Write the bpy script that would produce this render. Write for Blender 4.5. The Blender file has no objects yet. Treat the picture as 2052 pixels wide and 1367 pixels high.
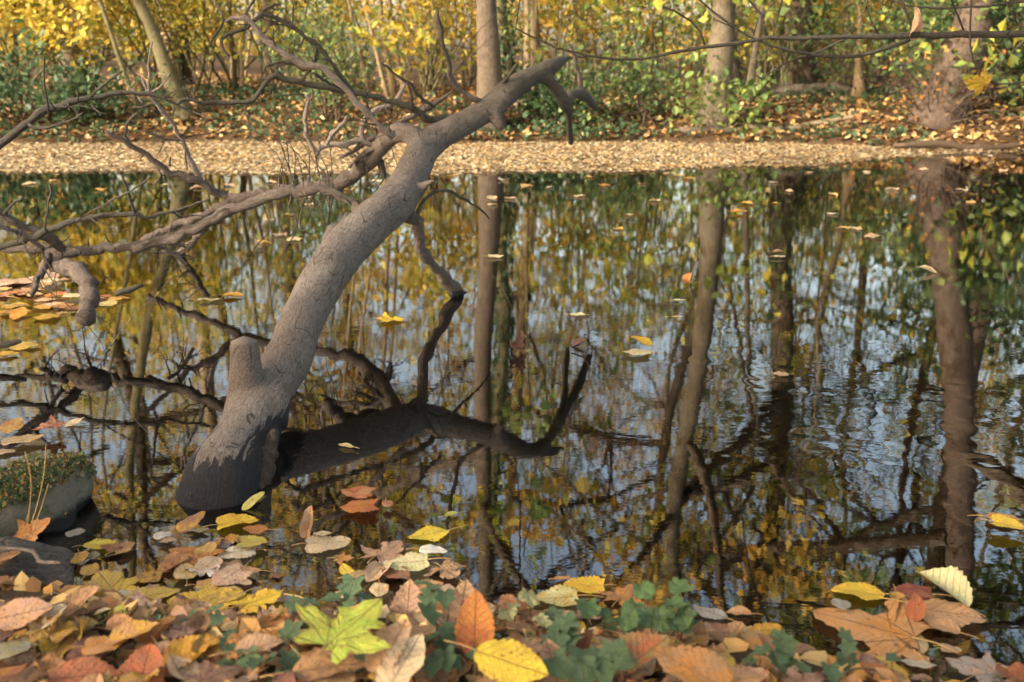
import bpy, math, random
import numpy as np
from mathutils import Vector, Matrix, noise

random.seed(7)
def rng_of(s): return np.random.default_rng(abs(int(s)))
RNG = rng_of(11)
R = math.radians
sc = bpy.context.scene
col = sc.collection

# ------------------------------------------------------------------ camera, sky, sun, exposure
F, CX, CY, PITCH, CAMH = 2000.0, 1026.0, 683.5, R(16.0), 0.90
cam_d = bpy.data.cameras.new('camera')
cam = bpy.data.objects.new('camera', cam_d)
col.objects.link(cam)
cam.location = (0, 0, CAMH)
cam.rotation_euler = (R(90) - PITCH, 0, 0)
cam_d.sensor_width = 36.0
cam_d.lens = 36.0 * F / 2052.0
cam_d.clip_start = 0.05
cam_d.clip_end = 1000
cam_d.dof.use_dof = True
cam_d.dof.focus_distance = 2.6
cam_d.dof.aperture_fstop = 4.8
sc.camera = cam

SUN_EL, SUN_AZ = R(27), R(238)      # azimuth clockwise from +Y: the sun stands behind the camera's left shoulder
world = bpy.data.worlds.new('World')
sc.world = world
world.use_nodes = True
wn = world.node_tree
wn.nodes.clear()
sky = wn.nodes.new('ShaderNodeTexSky')
sky.sky_type = 'NISHITA'
sky.sun_disc = False
sky.sun_elevation = SUN_EL
sky.sun_rotation = SUN_AZ
sky.dust_density = 4.0
sky.ozone_density = 0.6
bg = wn.nodes.new('ShaderNodeBackground')
bg.inputs['Strength'].default_value = 0.15
wo = wn.nodes.new('ShaderNodeOutputWorld')
sky_tint = wn.nodes.new('ShaderNodeMix')          # one warm tint over the whole sky, as a white balance does
sky_tint.data_type = 'RGBA'
sky_tint.blend_type = 'MULTIPLY'
sky_tint.inputs[0].default_value = 1.0
sky_tint.inputs[7].default_value = (1.20, 1.05, 0.86, 1)
wn.links.new(sky.outputs[0], sky_tint.inputs[6])
wn.links.new(sky_tint.outputs[2], bg.inputs[0])
wn.links.new(bg.outputs[0], wo.inputs[0])
sd = bpy.data.lights.new('sun', 'SUN')
sd.energy = 2.4
sd.angle = R(1.0)
sd.color = (1.0, 0.91, 0.76)
sun = bpy.data.objects.new('sun', sd)
col.objects.link(sun)
sdir = Vector((math.sin(SUN_AZ) * math.cos(SUN_EL), math.cos(SUN_AZ) * math.cos(SUN_EL), math.sin(SUN_EL)))
sun.rotation_euler = sdir.to_track_quat('Z', 'Y').to_euler()
sc.view_settings.view_transform = 'Standard'
sc.view_settings.look = 'None'
sc.view_settings.exposure = 2.0
sc.view_settings.gamma = 1.0
sc.cycles.max_bounces = 8
sc.cycles.transparent_max_bounces = 12

# ------------------------------------------------------------------ photograph pixel -> place
def ray(px, py):
    u, v = (px - CX) / F, (CY - py) / F
    return Vector((u, math.cos(PITCH) + v * math.sin(PITCH), -math.sin(PITCH) + v * math.cos(PITCH)))
def P(px, py, D):
    d = ray(px, py)
    return Vector((0, 0, CAMH)) + d * (D / d.y)
def depth_of(p):
    return p.y * math.cos(PITCH) - (p.z - CAMH) * math.sin(PITCH)
def W(px, py, z=0.0):
    d = ray(px, py)
    return Vector((0, 0, CAMH)) + d * ((z - CAMH) / d.z)

# ------------------------------------------------------------------ object helpers
def tag(o, label=None, cat=None, group=None, kind=None):
    if label: o['label'] = label
    if cat: o['category'] = cat
    if group: o['group'] = group
    if kind: o['kind'] = kind
    return o
def empty(name, loc, label, cat, group=None):
    o = bpy.data.objects.new(name, None)
    o.empty_display_size = 0.2
    o.location = loc
    col.objects.link(o)
    return tag(o, label, cat, group)
def link(name, me, parent=None):
    o = bpy.data.objects.new(name, me)
    col.objects.link(o)
    if parent is not None:
        o.parent = parent
        o.matrix_parent_inverse = Matrix.Translation(parent.location).inverted()
    return o
def np_mesh(name, v, faces, m, smooth=True, tint=None):
    """v: Nx3, faces: list of int arrays (each KxS of one size)"""
    me = bpy.data.meshes.new(name)
    v = np.asarray(v, dtype=np.float32)
    me.vertices.add(len(v))
    me.vertices.foreach_set('co', v.ravel())
    idx, tot = [], []
    for f in faces:
        f = np.asarray(f, dtype=np.int32)
        if len(f):
            idx.append(f.ravel()); tot.append(np.full(len(f), f.shape[1], dtype=np.int32))
    idx = np.concatenate(idx); tot = np.concatenate(tot)
    me.loops.add(len(idx)); me.loops.foreach_set('vertex_index', idx)
    me.polygons.add(len(tot))
    start = np.concatenate([[0], np.cumsum(tot)[:-1]]).astype(np.int32)
    me.polygons.foreach_set('loop_start', start)
    me.polygons.foreach_set('use_smooth', np.full(len(tot), smooth))
    if tint is not None:
        a = me.attributes.new('tint', 'FLOAT_COLOR', 'FACE')
        t = np.ones((len(tot), 4), dtype=np.float32); t[:, :3] = tint
        a.data.foreach_set('color', t.ravel())
    me.update(calc_edges=True)
    me.validate()
    if m: me.materials.append(m)
    return me
def vec_attr(me, name, arr):
    a = me.attributes.new(name, 'FLOAT_VECTOR', 'POINT')
    a.data.foreach_set('vector', np.asarray(arr, dtype=np.float32).ravel())

# ------------------------------------------------------------------ materials
class NT:
    def __init__(s, name):
        s.m = bpy.data.materials.new(name); s.m.use_nodes = True
        s.t = s.m.node_tree; s.t.nodes.clear()
    def n(s, typ, ins=None, **kw):
        nd = s.t.nodes.new(typ)
        for k, v in kw.items(): setattr(nd, k, v)
        for k, v in (ins or {}).items():
            if isinstance(v, bpy.types.NodeSocket): s.t.links.new(v, nd.inputs[k])
            else: nd.inputs[k].default_value = v
        return nd
    def noise(s, vec, scale, detail=4, rough=0.6, dist=0.0):
        ins = {'Scale': scale, 'Detail': detail, 'Roughness': rough, 'Distortion': dist}
        if vec is not None: ins['Vector'] = vec
        return s.n('ShaderNodeTexNoise', ins).outputs['Fac']
    def mapr(s, v, a, b, c=0.0, d=1.0):
        return s.n('ShaderNodeMapRange', {'Value': v, 'From Min': a, 'From Max': b, 'To Min': c, 'To Max': d}).outputs[0]
    def math(s, op, a, b=0.0, c=None):
        nd = s.n('ShaderNodeMath', operation=op)
        for i, v in enumerate((a, b, c)):
            if v is None: continue
            if isinstance(v, bpy.types.NodeSocket): s.t.links.new(v, nd.inputs[i])
            else: nd.inputs[i].default_value = v
        return nd.outputs[0]
    def mix(s, fac, a, b):
        nd = s.n('ShaderNodeMix', data_type='RGBA')
        for i, v in ((0, fac), (6, a), (7, b)):
            if isinstance(v, bpy.types.NodeSocket): s.t.links.new(v, nd.inputs[i])
            elif i == 0: nd.inputs[0].default_value = v
            else: nd.inputs[i].default_value = (*v, 1)
        return nd.outputs[2]
    def attr(s, name, typ='GEOMETRY'):
        return s.n('ShaderNodeAttribute', attribute_name=name, attribute_type=typ)
    def scale(s, vec, k):
        return s.n('ShaderNodeVectorMath', {0: vec, 1: k}, operation='MULTIPLY').outputs[0]
    def bump(s, h, strength=0.5, dist=0.01):
        return s.n('ShaderNodeBump', {'Height': h, 'Strength': strength, 'Distance': dist}).outputs[0]
    def out(s, sh):
        s.n('ShaderNodeOutputMaterial', {'Surface': sh})
        return s.m
    def pbsdf(s, c, rough=0.8, nrm=None, spec=0.3):
        nd = s.n('ShaderNodeBsdfPrincipled', {'Roughness': rough, 'Specular IOR Level': spec})
        if isinstance(c, bpy.types.NodeSocket): s.t.links.new(c, nd.inputs['Base Color'])
        else: nd.inputs['Base Color'].default_value = (*c, 1)
        if nrm is not None: s.t.links.new(nrm, nd.inputs['Normal'])
        return nd.outputs[0]

def leaf_shader(k, c, nrm, trans=0.3, rough=0.6, spec=0.3):
    b = k.pbsdf(c, rough, nrm, spec)
    t = k.n('ShaderNodeBsdfTranslucent', {'Color': c}).outputs[0]
    return k.n('ShaderNodeMixShader', {0: trans, 1: b, 2: t}).outputs[0]

def mat_foliage(name, trans=0.45):
    k = NT(name)
    c = k.attr('tint').outputs['Color']
    return k.out(leaf_shader(k, c, None, trans, 0.5, 0.35))
M_FOL = mat_foliage('foliage')
M_LITTER = mat_foliage('litter', 0.15)

def mat_leaf(name, palmate):
    k = NT(name)
    uv = k.attr('luv').outputs['Vector']
    edge = k.attr('edge').outputs['Fac']
    c1 = k.attr('tint', 'OBJECT').outputs['Color']
    c2 = k.attr('tint2', 'OBJECT').outputs['Color']
    rnd = k.n('ShaderNodeObjectInfo').outputs['Random']
    off = k.n('ShaderNodeCombineXYZ', {2: k.math('MULTIPLY', rnd, 91.0)}).outputs[0]
    uvr = k.n('ShaderNodeVectorMath', {0: uv, 1: off}, operation='ADD').outputs[0]
    sep = k.n('ShaderNodeSeparateXYZ', {0: uv})
    x, y = sep.outputs[0], k.math('ABSOLUTE', sep.outputs[1])
    n1 = k.noise(uvr, 2.6, 6, 0.65, 0.6)
    n2 = k.noise(uvr, 22, 3, 0.6)
    col_ = k.mix(k.mapr(n1, 0.43, 0.63), c1, c2)
    # finer mottling, then spots, then a dried margin
    col_ = k.mix(k.mapr(n2, 0.35, 0.75, 0.0, 0.4), col_, k.mix(0.5, c2, (0.12, 0.06, 0.03)))
    n3 = k.noise(uvr, 9, 2, 0.4)
    col_ = k.mix(k.mapr(n3, 0.66, 0.71, 0.0, 0.65), col_, (0.09, 0.045, 0.022))
    e2 = k.math('ADD', edge, k.mapr(n1, 0.3, 0.7, -0.25, 0.15))
    col_ = k.mix(k.mapr(e2, 0.86, 1.08, 0.0, 0.55), col_, (0.16, 0.075, 0.03))
    if palmate:
        ang = k.math('ARCTAN2', y, k.math('ADD', x, 0.0))
        rr = k.n('ShaderNodeVectorMath', {0: uv}, operation='LENGTH').outputs['Value']
        vein = None
        for a in (0.0, 0.62, 1.25, 2.0):
            d = k.math('MULTIPLY', k.math('ABSOLUTE', k.math('SUBTRACT', ang, a)), rr)
            v = k.mapr(d, 0.006, 0.016, 1.0, 0.0)
            vein = v if vein is None else k.math('MAXIMUM', vein, v)
        side = k.math('FRACT', k.math('MULTIPLY', k.math('ADD', rr, k.math('MULTIPLY', k.math('PINGPONG', ang, 0.31), 0.9)), 7.0))
    else:
        vein = k.mapr(y, 0.006, 0.016, 1.0, 0.0)
        side = k.math('FRACT', k.math('MULTIPLY', k.math('SUBTRACT', x, k.math('MULTIPLY', y, 0.75)), 8.0))
    sv = k.mapr(k.math('ABSOLUTE', k.math('SUBTRACT', side, 0.5)), 0.0, 0.07, 1.0, 0.0)
    vv = k.math('MAXIMUM', vein, k.math('MULTIPLY', sv, 0.55))
    vc = k.mix(0.6, k.mix(0.5, c1, c2), (0.13, 0.065, 0.03))
    col_ = k.mix(k.math('MULTIPLY', vv, 0.7), col_, vc)
    h = k.math('ADD', k.math('MULTIPLY', vv, -0.6), k.math('MULTIPLY', n2, 0.8))
    h = k.math('ADD', h, k.math('MULTIPLY', n1, 1.2))
    nrm = k.bump(h, 0.9, 0.005)
    return k.out(leaf_shader(k, col_, nrm, 0.22, 0.55, 0.35))
M_PIN, M_PAL = mat_leaf('leaf_pinnate', False), mat_leaf('leaf_palmate', True)

def mat_simple(name, ca, cb, scale=8, rough=0.8, bd=0.005, stretch=(1, 1, 1), bs=0.6, coord='Object'):
    k = NT(name)
    tc = k.n('ShaderNodeTexCoord').outputs[coord]
    v = k.scale(tc, stretch)
    n = k.noise(v, scale, 6, 0.65, 0.3)
    c = k.mix(k.mapr(n, 0.3, 0.7), ca, cb)
    return k.out(k.pbsdf(c, rough, k.bump(k.noise(v, scale * 3, 5, 0.7), bs, bd)))
M_STEM = mat_simple('leaf_stem', (0.30, 0.17, 0.06), (0.40, 0.26, 0.10), 20, 0.6, 0.001)
M_IVYSTEM = mat_simple('ivy_stem', (0.10, 0.055, 0.03), (0.16, 0.10, 0.05), 20, 0.6, 0.001)

def mat_bark(name, ca, cb, cc, fine=1.0, rings=1.0, wet=None, dark_top=None):
    """bark in the limb's own coordinates: 'axis' = (angle cos, angle sin, metres along) so the grain runs along the wood"""
    k = NT(name)
    ax = k.attr('axis').outputs['Vector']
    sep = k.n('ShaderNodeSeparateXYZ', {0: ax})
    al = sep.outputs[2]
    tc = k.n('ShaderNodeTexCoord').outputs['Object']
    grain = k.noise(k.scale(ax, (3.0, 3.0, 5.0)), 5.0 * fine, 6, 0.7, 0.4)
    fib = k.noise(k.scale(ax, (7.5, 7.5, 16.0)), 4.0 * fine, 4, 0.75, 0.2)
    big = k.noise(tc, 5.0, 4, 0.6, 0.3)
    c = k.mix(k.mapr(big, 0.35, 0.65), ca, cb)
    c = k.mix(k.mapr(grain, 0.42, 0.72, 0, 0.65), c, cc)
    c = k.mix(k.mapr(fib, 0.34, 0.52, 0.8, 0.0), c, tuple(x * 0.28 for x in ca))
    pat = k.noise(tc, 11.0, 5, 0.7, 0.8)
    c = k.mix(k.mapr(pat, 0.56, 0.68, 0.0, 0.5), c, tuple(x * 0.45 for x in cb))
    lich = k.noise(tc, 38.0, 4, 0.6, 0.5)
    c = k.mix(k.mapr(lich, 0.62, 0.70, 0.0, 0.45), c, tuple(x * y for x, y in zip(cc, (1.0, 1.08, 0.92))))
    h = k.math('ADD', k.math('MULTIPLY', fib, 0.9), k.math('MULTIPLY', grain, 0.7))
    h = k.math('ADD', h, k.math('MULTIPLY', pat, 1.5))
    if rings:
        wob = k.noise(k.scale(ax, (0.5, 0.5, 2.2)), 1.6, 2, 0.45)
        s = k.math('ADD', k.math('MULTIPLY', al, 9.0), k.math('MULTIPLY', wob, 5.0))
        fr = k.math('ABSOLUTE', k.math('SUBTRACT', k.math('FRACT', s), 0.5))
        gate = k.mapr(k.noise(k.scale(ax, (0.9, 0.9, 3.0)), 3.5, 3), 0.44, 0.50)
        line = k.math('MULTIPLY', k.mapr(fr, 0.006, 0.024, 1.0, 0.0), gate)
        c = k.mix(k.math('MULTIPLY', line, 0.72 * rings), c, tuple(x * 0.12 for x in ca))
        h = k.math('SUBTRACT', h, k.math('MULTIPLY', line, 0.8))
    if dark_top:
        a0, a1, cd = dark_top
        f = k.math('ADD', al, k.mapr(big, 0.3, 0.7, -0.25, 0.25))
        c = k.mix(k.mapr(f, a0, a1, 0.0, 0.85), c, k.mix(k.mapr(grain, 0.4, 0.7), cd, tuple(x * 1.7 for x in cd)))
    rough = 0.85
    if wet:
        pz = k.n('ShaderNodeSeparateXYZ', {0: k.n('ShaderNodeNewGeometry').outputs['Position']}).outputs[2]
        f = k.math('ADD', pz, k.mapr(k.noise(k.scale(ax, (3, 3, 3)), 2.5, 4, 0.7), 0.3, 0.7, -wet * 0.22, wet * 0.22))
        w = k.mapr(f, wet * 0.96, wet * 1.04, 1.0, 0.0)
        c = k.mix(w, c, k.mix(k.mapr(fib, 0.35, 0.6), (0.006, 0.006, 0.008), (0.019, 0.018, 0.021)))
        rough = k.mapr(w, 0, 1, 0.85, 0.8)
    return k.out(k.pbsdf(c, rough, k.bump(h, 1.0, 0.010), 0.3))
M_TRUNK = mat_bark('fallen_trunk_bark', (0.120, 0.096, 0.078), (0.180, 0.150, 0.126), (0.27, 0.235, 0.20), 1.0, 1.0, wet=0.078,
                   dark_top=(2.62, 3.0, (0.055, 0.047, 0.032)))
M_BRANCH = mat_bark('branch_bark', (0.070, 0.052, 0.042), (0.135, 0.105, 0.086), (0.23, 0.19, 0.16), 1.3, 0.5, wet=0.02)
M_BRANCHD = mat_bark('dark_branch_bark', (0.05, 0.042, 0.032), (0.085, 0.075, 0.055), (0.14, 0.13, 0.10), 1.4, 0.3, wet=0.02)
M_BRANCHP = mat_bark('bleached_branch_bark', (0.20, 0.155, 0.125), (0.29, 0.235, 0.20), (0.38, 0.33, 0.29), 1.2, 0.3, wet=0.02)
M_CUT = mat_simple('sawn_wood', (0.085, 0.068, 0.055), (0.15, 0.122, 0.10), 22, 0.85, 0.003)
M_ROT = mat_bark('rotten_bark', (0.030, 0.020, 0.014), (0.062, 0.043, 0.030), (0.115, 0.083, 0.06), 1.5, 0.0)
M_TREE = {
    'brown': mat_bark('tree_bark_brown', (0.078, 0.060, 0.043), (0.118, 0.092, 0.067), (0.165, 0.130, 0.098), 0.35, 0.4),
    'grey': mat_bark('tree_bark_grey', (0.082, 0.068, 0.045), (0.125, 0.104, 0.070), (0.17, 0.142, 0.10), 0.3, 0.2),
    'dark': mat_bark('tree_bark_dark', (0.055, 0.038, 0.026), (0.10, 0.07, 0.046), (0.15, 0.11, 0.075), 0.5, 0.0),
    'red': mat_bark('tree_bark_reddish', (0.068, 0.049, 0.037), (0.10, 0.073, 0.056), (0.14, 0.105, 0.082), 0.35, 0.0),
    'pale': mat_bark('tree_bark_pale', (0.22, 0.165, 0.10), (0.30, 0.23, 0.14), (0.37, 0.29, 0.19), 0.4, 0.2),
    'olive': mat_bark('tree_bark_olive', (0.10, 0.09, 0.04), (0.16, 0.14, 0.07), (0.22, 0.19, 0.11), 0.4, 0.2),
}
# ------------------------------------------------------------------ water, ground
def mat_water():
    k = NT('pond_water')
    pos = k.n('ShaderNodeNewGeometry').outputs['Position']
    sep = k.n('ShaderNodeSeparateXYZ', {0: pos})
    calm = k.noise(k.scale(pos, (1.0, 1.6, 0)), 9.0, 3, 0.55, 0.4)
    fine = k.noise(k.scale(pos, (1.0, 2.2, 0)), 30.0, 2, 0.5, 0.2)
    slow = k.noise(k.scale(pos, (1.0, 1.0, 0)), 2.2, 2, 0.5)
    # a patch of livelier ripples on the right-hand side, where something has stirred the pond
    dx = k.math('MULTIPLY', k.math('SUBTRACT', sep.outputs[0], 0.95), 1.1)
    dy = k.math('MULTIPLY', k.math('SUBTRACT', sep.outputs[1], 2.35), 0.75)
    rr = k.math('SQRT', k.math('ADD', k.math('MULTIPLY', dx, dx), k.math('MULTIPLY', dy, dy)))
    rr = k.math('ADD', rr, k.mapr(slow, 0.3, 0.7, -0.3, 0.3))
    patch = k.mapr(rr, 0.12, 0.66, 1.0, 0.0)
    cell = k.n('ShaderNodeTexVoronoi', {'Vector': k.scale(pos, (1, 1, 0)), 'Scale': 17.0, 'Smoothness': 0.8}, feature='SMOOTH_F1').outputs[0]
    breeze = k.mapr(k.noise(k.scale(pos, (0.35, 0.8, 0)), 1.4, 2), 0.38, 0.62, 0.30, 1.1)
    h = k.math('ADD', k.math('MULTIPLY', calm, 0.00013), k.math('MULTIPLY', fine, 0.00006))
    h = k.math('MULTIPLY', h, breeze)
    h = k.math('ADD', h, k.math('MULTIPLY', slow, 0.00045))
    h = k.math('ADD', h, k.math('MULTIPLY', patch, k.math('ADD', k.math('MULTIPLY', cell, 0.00055), k.math('MULTIPLY', calm, 0.0001))))
    nrm = k.bump(h, 1.0, 1.0)
    fr = k.n('ShaderNodeFresnel', {'IOR': 2.4, 'Normal': nrm}).outputs[0]
    gl = k.n('ShaderNodeBsdfGlossy', {'Color': (1, 1, 1, 1), 'Roughness': 0.0, 'Normal': nrm}).outputs[0]
    tr = k.n('ShaderNodeBsdfTransparent', {'Color': (0.66, 0.58, 0.44, 1)}).outputs[0]
    return k.out(k.n('ShaderNodeMixShader', {0: fr, 1: tr, 2: gl}).outputs[0])
M_WATER = mat_water()

def mat_ground():
    k = NT('woodland_soil')
    pos = k.n('ShaderNodeNewGeometry').outputs['Position']
    pz = k.n('ShaderNodeSeparateXYZ', {0: pos}).outputs[2]
    n = k.noise(pos, 6, 6, 0.7, 0.4)
    n2 = k.noise(pos, 34, 4, 0.7)
    c = k.mix(k.mapr(n, 0.3, 0.7), (0.030, 0.020, 0.012), (0.085, 0.055, 0.030))
    c = k.mix(k.mapr(n2, 0.55, 0.72, 0, 0.7), c, (0.17, 0.10, 0.045))
    bed = k.mix(k.mapr(n, 0.35, 0.65), (0.012, 0.009, 0.006), (0.045, 0.028, 0.014))
    c = k.mix(k.mapr(pz, -0.03, 0.015, 1.0, 0.0), c, bed)
    return k.out(k.pbsdf(c, 0.95, k.bump(k.math('ADD', n, n2), 0.8, 0.02), 0.1))
M_GROUND = mat_ground()

def smooth(a, b, x):
    t = np.clip((x - a) / (b - a), 0, 1)
    return t * t * (3 - 2 * t)
def near_edge(x):
    return 1.46 + 0.03 * np.sin(x * 5.0 + 1) - 0.07 * smooth(-.15, .1, x) - 0.10 * smooth(0.25, 0.6, x) + 0.10 * smooth(-0.35, -0.75, x) + 1.9 * smooth(1.95, 2.7, x)
def far_edge(x):
    return 10.75 + 0.12 * np.sin(x * 1.7) + 0.07 * np.sin(x * 4.1 + 2) - 1.1 * smooth(2.5, 5.5, x) + 1.5 * smooth(-8, -20, x)
def ground_h(x, y):
    x, y = np.asarray(x, float), np.asarray(y, float)
    dn = near_edge(x) - y          # >0 on the near bank
    df = y - far_edge(x)           # >0 on the far bank
    near = 0.055 * smooth(0, 0.12, dn) + 0.16 * np.clip(dn, 0, 1.5) * 0.45
    far = 0.05 * smooth(-0.02, 0.12, df) + 0.13 * smooth(0.0, 0.95, df) + 0.16 * smooth(0.3, 2.2, df) + 0.012 * np.clip(df, 0, 60) + 0.05 * np.sin(x * 0.9 + y * 0.35) * smooth(0.5, 3, df)
    bed = -0.05 - 0.22 * smooth(0, 0.9, -dn) - 0.35 * smooth(0.8, 4, -dn)
    bed = bed * (1 - smooth(-1.2, 0.0, df) * 0.8)
    h = np.where(dn > 0, near, np.where(df > -0.02, far, bed))
    h = h + 0.012 * np.sin(x * 9.1 + 1) * np.sin(y * 8.3) * ((dn > 0.05) | (df > 0.1))
    return h
def gh(x, y): return float(ground_h(x, y))

ys = np.concatenate([np.linspace(-14, 0.4, 18), np.linspace(0.5, 2.4, 96), np.linspace(2.45, 9.2, 34), np.linspace(9.25, 13.4, 84), np.linspace(13.6, 30, 30), np.linspace(32, 140, 24)])
xs = np.concatenate([np.linspace(-120, -12, 20), np.linspace(-11.6, -2.1, 46), np.linspace(-2.0, 2.0, 120), np.linspace(2.1, 11.6, 46), np.linspace(12, 120, 20)])
GX, GY = np.meshgrid(xs, ys)
GZ = ground_h(GX, GY)
nx, ny = len(xs), len(ys)
ii = np.arange(ny - 1)[:, None] * nx + np.arange(nx - 1)[None, :]
quads = np.stack([ii, ii + 1, ii + nx + 1, ii + nx], -1).reshape(-1, 4)
g = link('ground', np_mesh('ground', np.stack([GX, GY, GZ], -1).reshape(-1, 3), [quads], M_GROUND))
g['kind'] = 'structure'
wv = [(-60, 0.9, 0), (60, 0.9, 0), (60, 14, 0), (-60, 14, 0)]
w_ = link('water', np_mesh('water', wv, [[(0, 1, 2, 3)]], M_WATER))
w_['kind'] = 'structure'

# ------------------------------------------------------------------ tubes (wood)
def spline(pts, step):
    """Catmull-Rom through (x,y,z,r) rows, resampled about every STEP metres"""
    p = np.asarray(pts, float)
    if len(p) == 2: p = np.array([p[0], (p[0] + p[1]) / 2, p[1]])
    q = np.vstack([2 * p[0] - p[1], p, 2 * p[-1] - p[-2]])
    out = []
    for i in range(1, len(q) - 2):
        n = max(1, int(np.linalg.norm(q[i + 1, :3] - q[i, :3]) / step))
        for j in range(n):
            t = j / n
            a, b, c, d = q[i - 1], q[i], q[i + 1], q[i + 2]
            out.append(0.5 * ((2 * b) + (c - a) * t + (2 * a - 5 * b + 4 * c - d) * t * t + (3 * b - a - 3 * c + d) * t ** 3))
    out.append(q[-2])
    return np.array(out)
def tube(pts, sides=8, step=0.04, rough=0.0, seed=0, cap=True, kink=0.0, along0=0.0):
    s = spline(pts, step)
    rs = rng_of(seed)
    c, r = s[:, :3].copy(), np.maximum(s[:, 3], 0.0006)
    n = len(s)
    if kink:
        c[1:-1] += rs.normal(0, 1, (n - 2, 3)) * kink * r[1:-1, None]
    tan = np.gradient(c, axis=0)
    tan /= np.maximum(np.linalg.norm(tan, axis=1, keepdims=True), 1e-9)
    ref = np.array([0.3, 0.2, 0.93]) if abs(tan[0][2]) < 0.8 else np.array([0.95, 0.3, 0.1])
    u = np.cross(tan[0], ref); u /= np.linalg.norm(u)
    U = [u]
    for i in range(1, n):
        u = U[-1] - tan[i] * np.dot(U[-1], tan[i]); u /= max(np.linalg.norm(u), 1e-9); U.append(u)
    U = np.array(U); V = np.cross(tan, U)
    a = np.linspace(0, 2 * np.pi, sides, endpoint=False)
    rr = r[:, None] * np.ones((1, sides))
    if rough:
        e = rs.normal(0, 1, (n, sides)); e = (e + np.roll(e, 1, 1) + np.roll(e, -1, 1)) / 1.7
        k = rs.normal(0, 1, (n, 1))
        rr = rr * (1 + rough * (0.6 * e + 0.6 * k))
    v = c[:, None, :] + rr[..., None] * (np.cos(a)[None, :, None] * U[:, None, :] + np.sin(a)[None, :, None] * V[:, None, :])
    al = along0 + np.concatenate([[0], np.cumsum(np.linalg.norm(np.diff(c, axis=0), axis=1))])
    rm = float(np.mean(r))
    ax = np.stack([np.cos(a)[None, :] * r[:, None], np.sin(a)[None, :] * r[:, None], al[:, None] * np.ones((1, sides))], -1)
    ax[..., :2] *= 10.0     # angle in decimetres of girth, so thick and thin wood keep the same grain size
    ax[..., 2] *= 1.0
    i = np.arange(n - 1)[:, None] * sides + np.arange(sides)[None, :]
    j = np.arange(n - 1)[:, None] * sides + (np.arange(sides)[None, :] + 1) % sides
    q = np.stack([i, j, j + sides, i + sides], -1).reshape(-1, 4)
    v, ax = v.reshape(-1, 3), ax.reshape(-1, 3)
    tri = np.zeros((0, 3), int)
    if cap:
        v = np.vstack([v, c[0], c[-1] + tan[-1] * r[-1] * 0.4]); ax = np.vstack([ax, [0, 0, al[0]], [0, 0, al[-1]]])
        m = n * sides
        k = np.arange(sides); k2 = (k + 1) % sides
        tri = np.vstack([np.stack([k2, k, np.full(sides, m)], -1), np.stack([k + m - sides, k2 + m - sides, np.full(sides, m + 1)], -1)])
    return v, ax, q, tri
def tubes_mesh(name, lst, m):
    V, A, Q, T, o = [], [], [], [], 0
    for v, a, q, t in lst:
        V.append(v); A.append(a); Q.append(q + o); T.append(t + o); o += len(v)
    me = np_mesh(name, np.vstack(V), [np.vstack(Q), np.vstack(T)], m)
    vec_attr(me, 'axis', np.vstack(A))
    return me
def pix_line(rows):
    """rows (px, py, D, width in px) -> (x, y, z, r)"""
    out = []
    for px, py, D, w in rows:
        p = P(px, py, D); t = depth_of(p)
        out.append((p.x, p.y, p.z, w * 0.5 * t / F))
    return np.array(out)
def shift(rows, o):
    r = np.array(rows, float); r[:, :3] -= np.array(o); return r
def lerpD(rows, D0, D1):
    """rows (px, py, w): depth runs evenly from D0 to D1 along the line"""
    d = [0.0]
    for a, b in zip(rows, rows[1:]): d.append(d[-1] + math.hypot(b[0] - a[0], b[1] - a[1]))
    return [(x, y, D0 + (D1 - D0) * s / d[-1], w) for (x, y, w), s in zip(rows, d)]

# ------------------------------------------------------------------ the fallen tree
def solve_line(rows, A, B):
    """depth of each pixel row on the straight 3-D line A-B, by closest approach"""
    a, b = P(*A), P(*B)
    d = (b - a).normalized(); out = []
    for px, py, w in rows:
        r = ray(px, py).normalized(); o = Vector((0, 0, CAMH)) - a
        m = r.dot(d); den = 1 - m * m
        t = (m * d.dot(o) - r.dot(o)) / den
        p = Vector((0, 0, CAMH)) + r * t
        out.append((px, py, p.y, w))
    return out
trunk_rows = solve_line([(437, 1010, 165), (477, 905, 134), (532, 800, 102), (577, 720, 91), (607, 640, 89), (648, 565, 91), (697, 493, 93), (747, 445, 86), (796, 400, 78), (825, 350, 68), (842, 308, 65)], (440, 1005, 2.00), (845, 300, 3.90))
limb_rows = [(858, 288, 3.93, 62), (900, 262, 3.98, 53), (950, 236, 4.04, 52), (993, 208, 4.09, 51), (1028, 176, 4.14, 47), (1068, 152, 4.20, 41), (1105, 133, 4.28, 33), (1128, 121, 4.36, 16), (1141, 114, 4.40, 6)]
foot = W(447, 982)
main = np.vstack([[(foot.x - .05, foot.y - .03, -.45, .10), (foot.x - .03, foot.y - .03, -.15, .092), (foot.x - .008, foot.y, 0, .084)], pix_line(trunk_rows[1:] + limb_rows)])
ft = empty('fallen_tree', W(430, 1045), 'large bare grey fallen tree leaning from the near bank far out over the pond', 'fallen tree')
O = np.array(ft.location)

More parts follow.
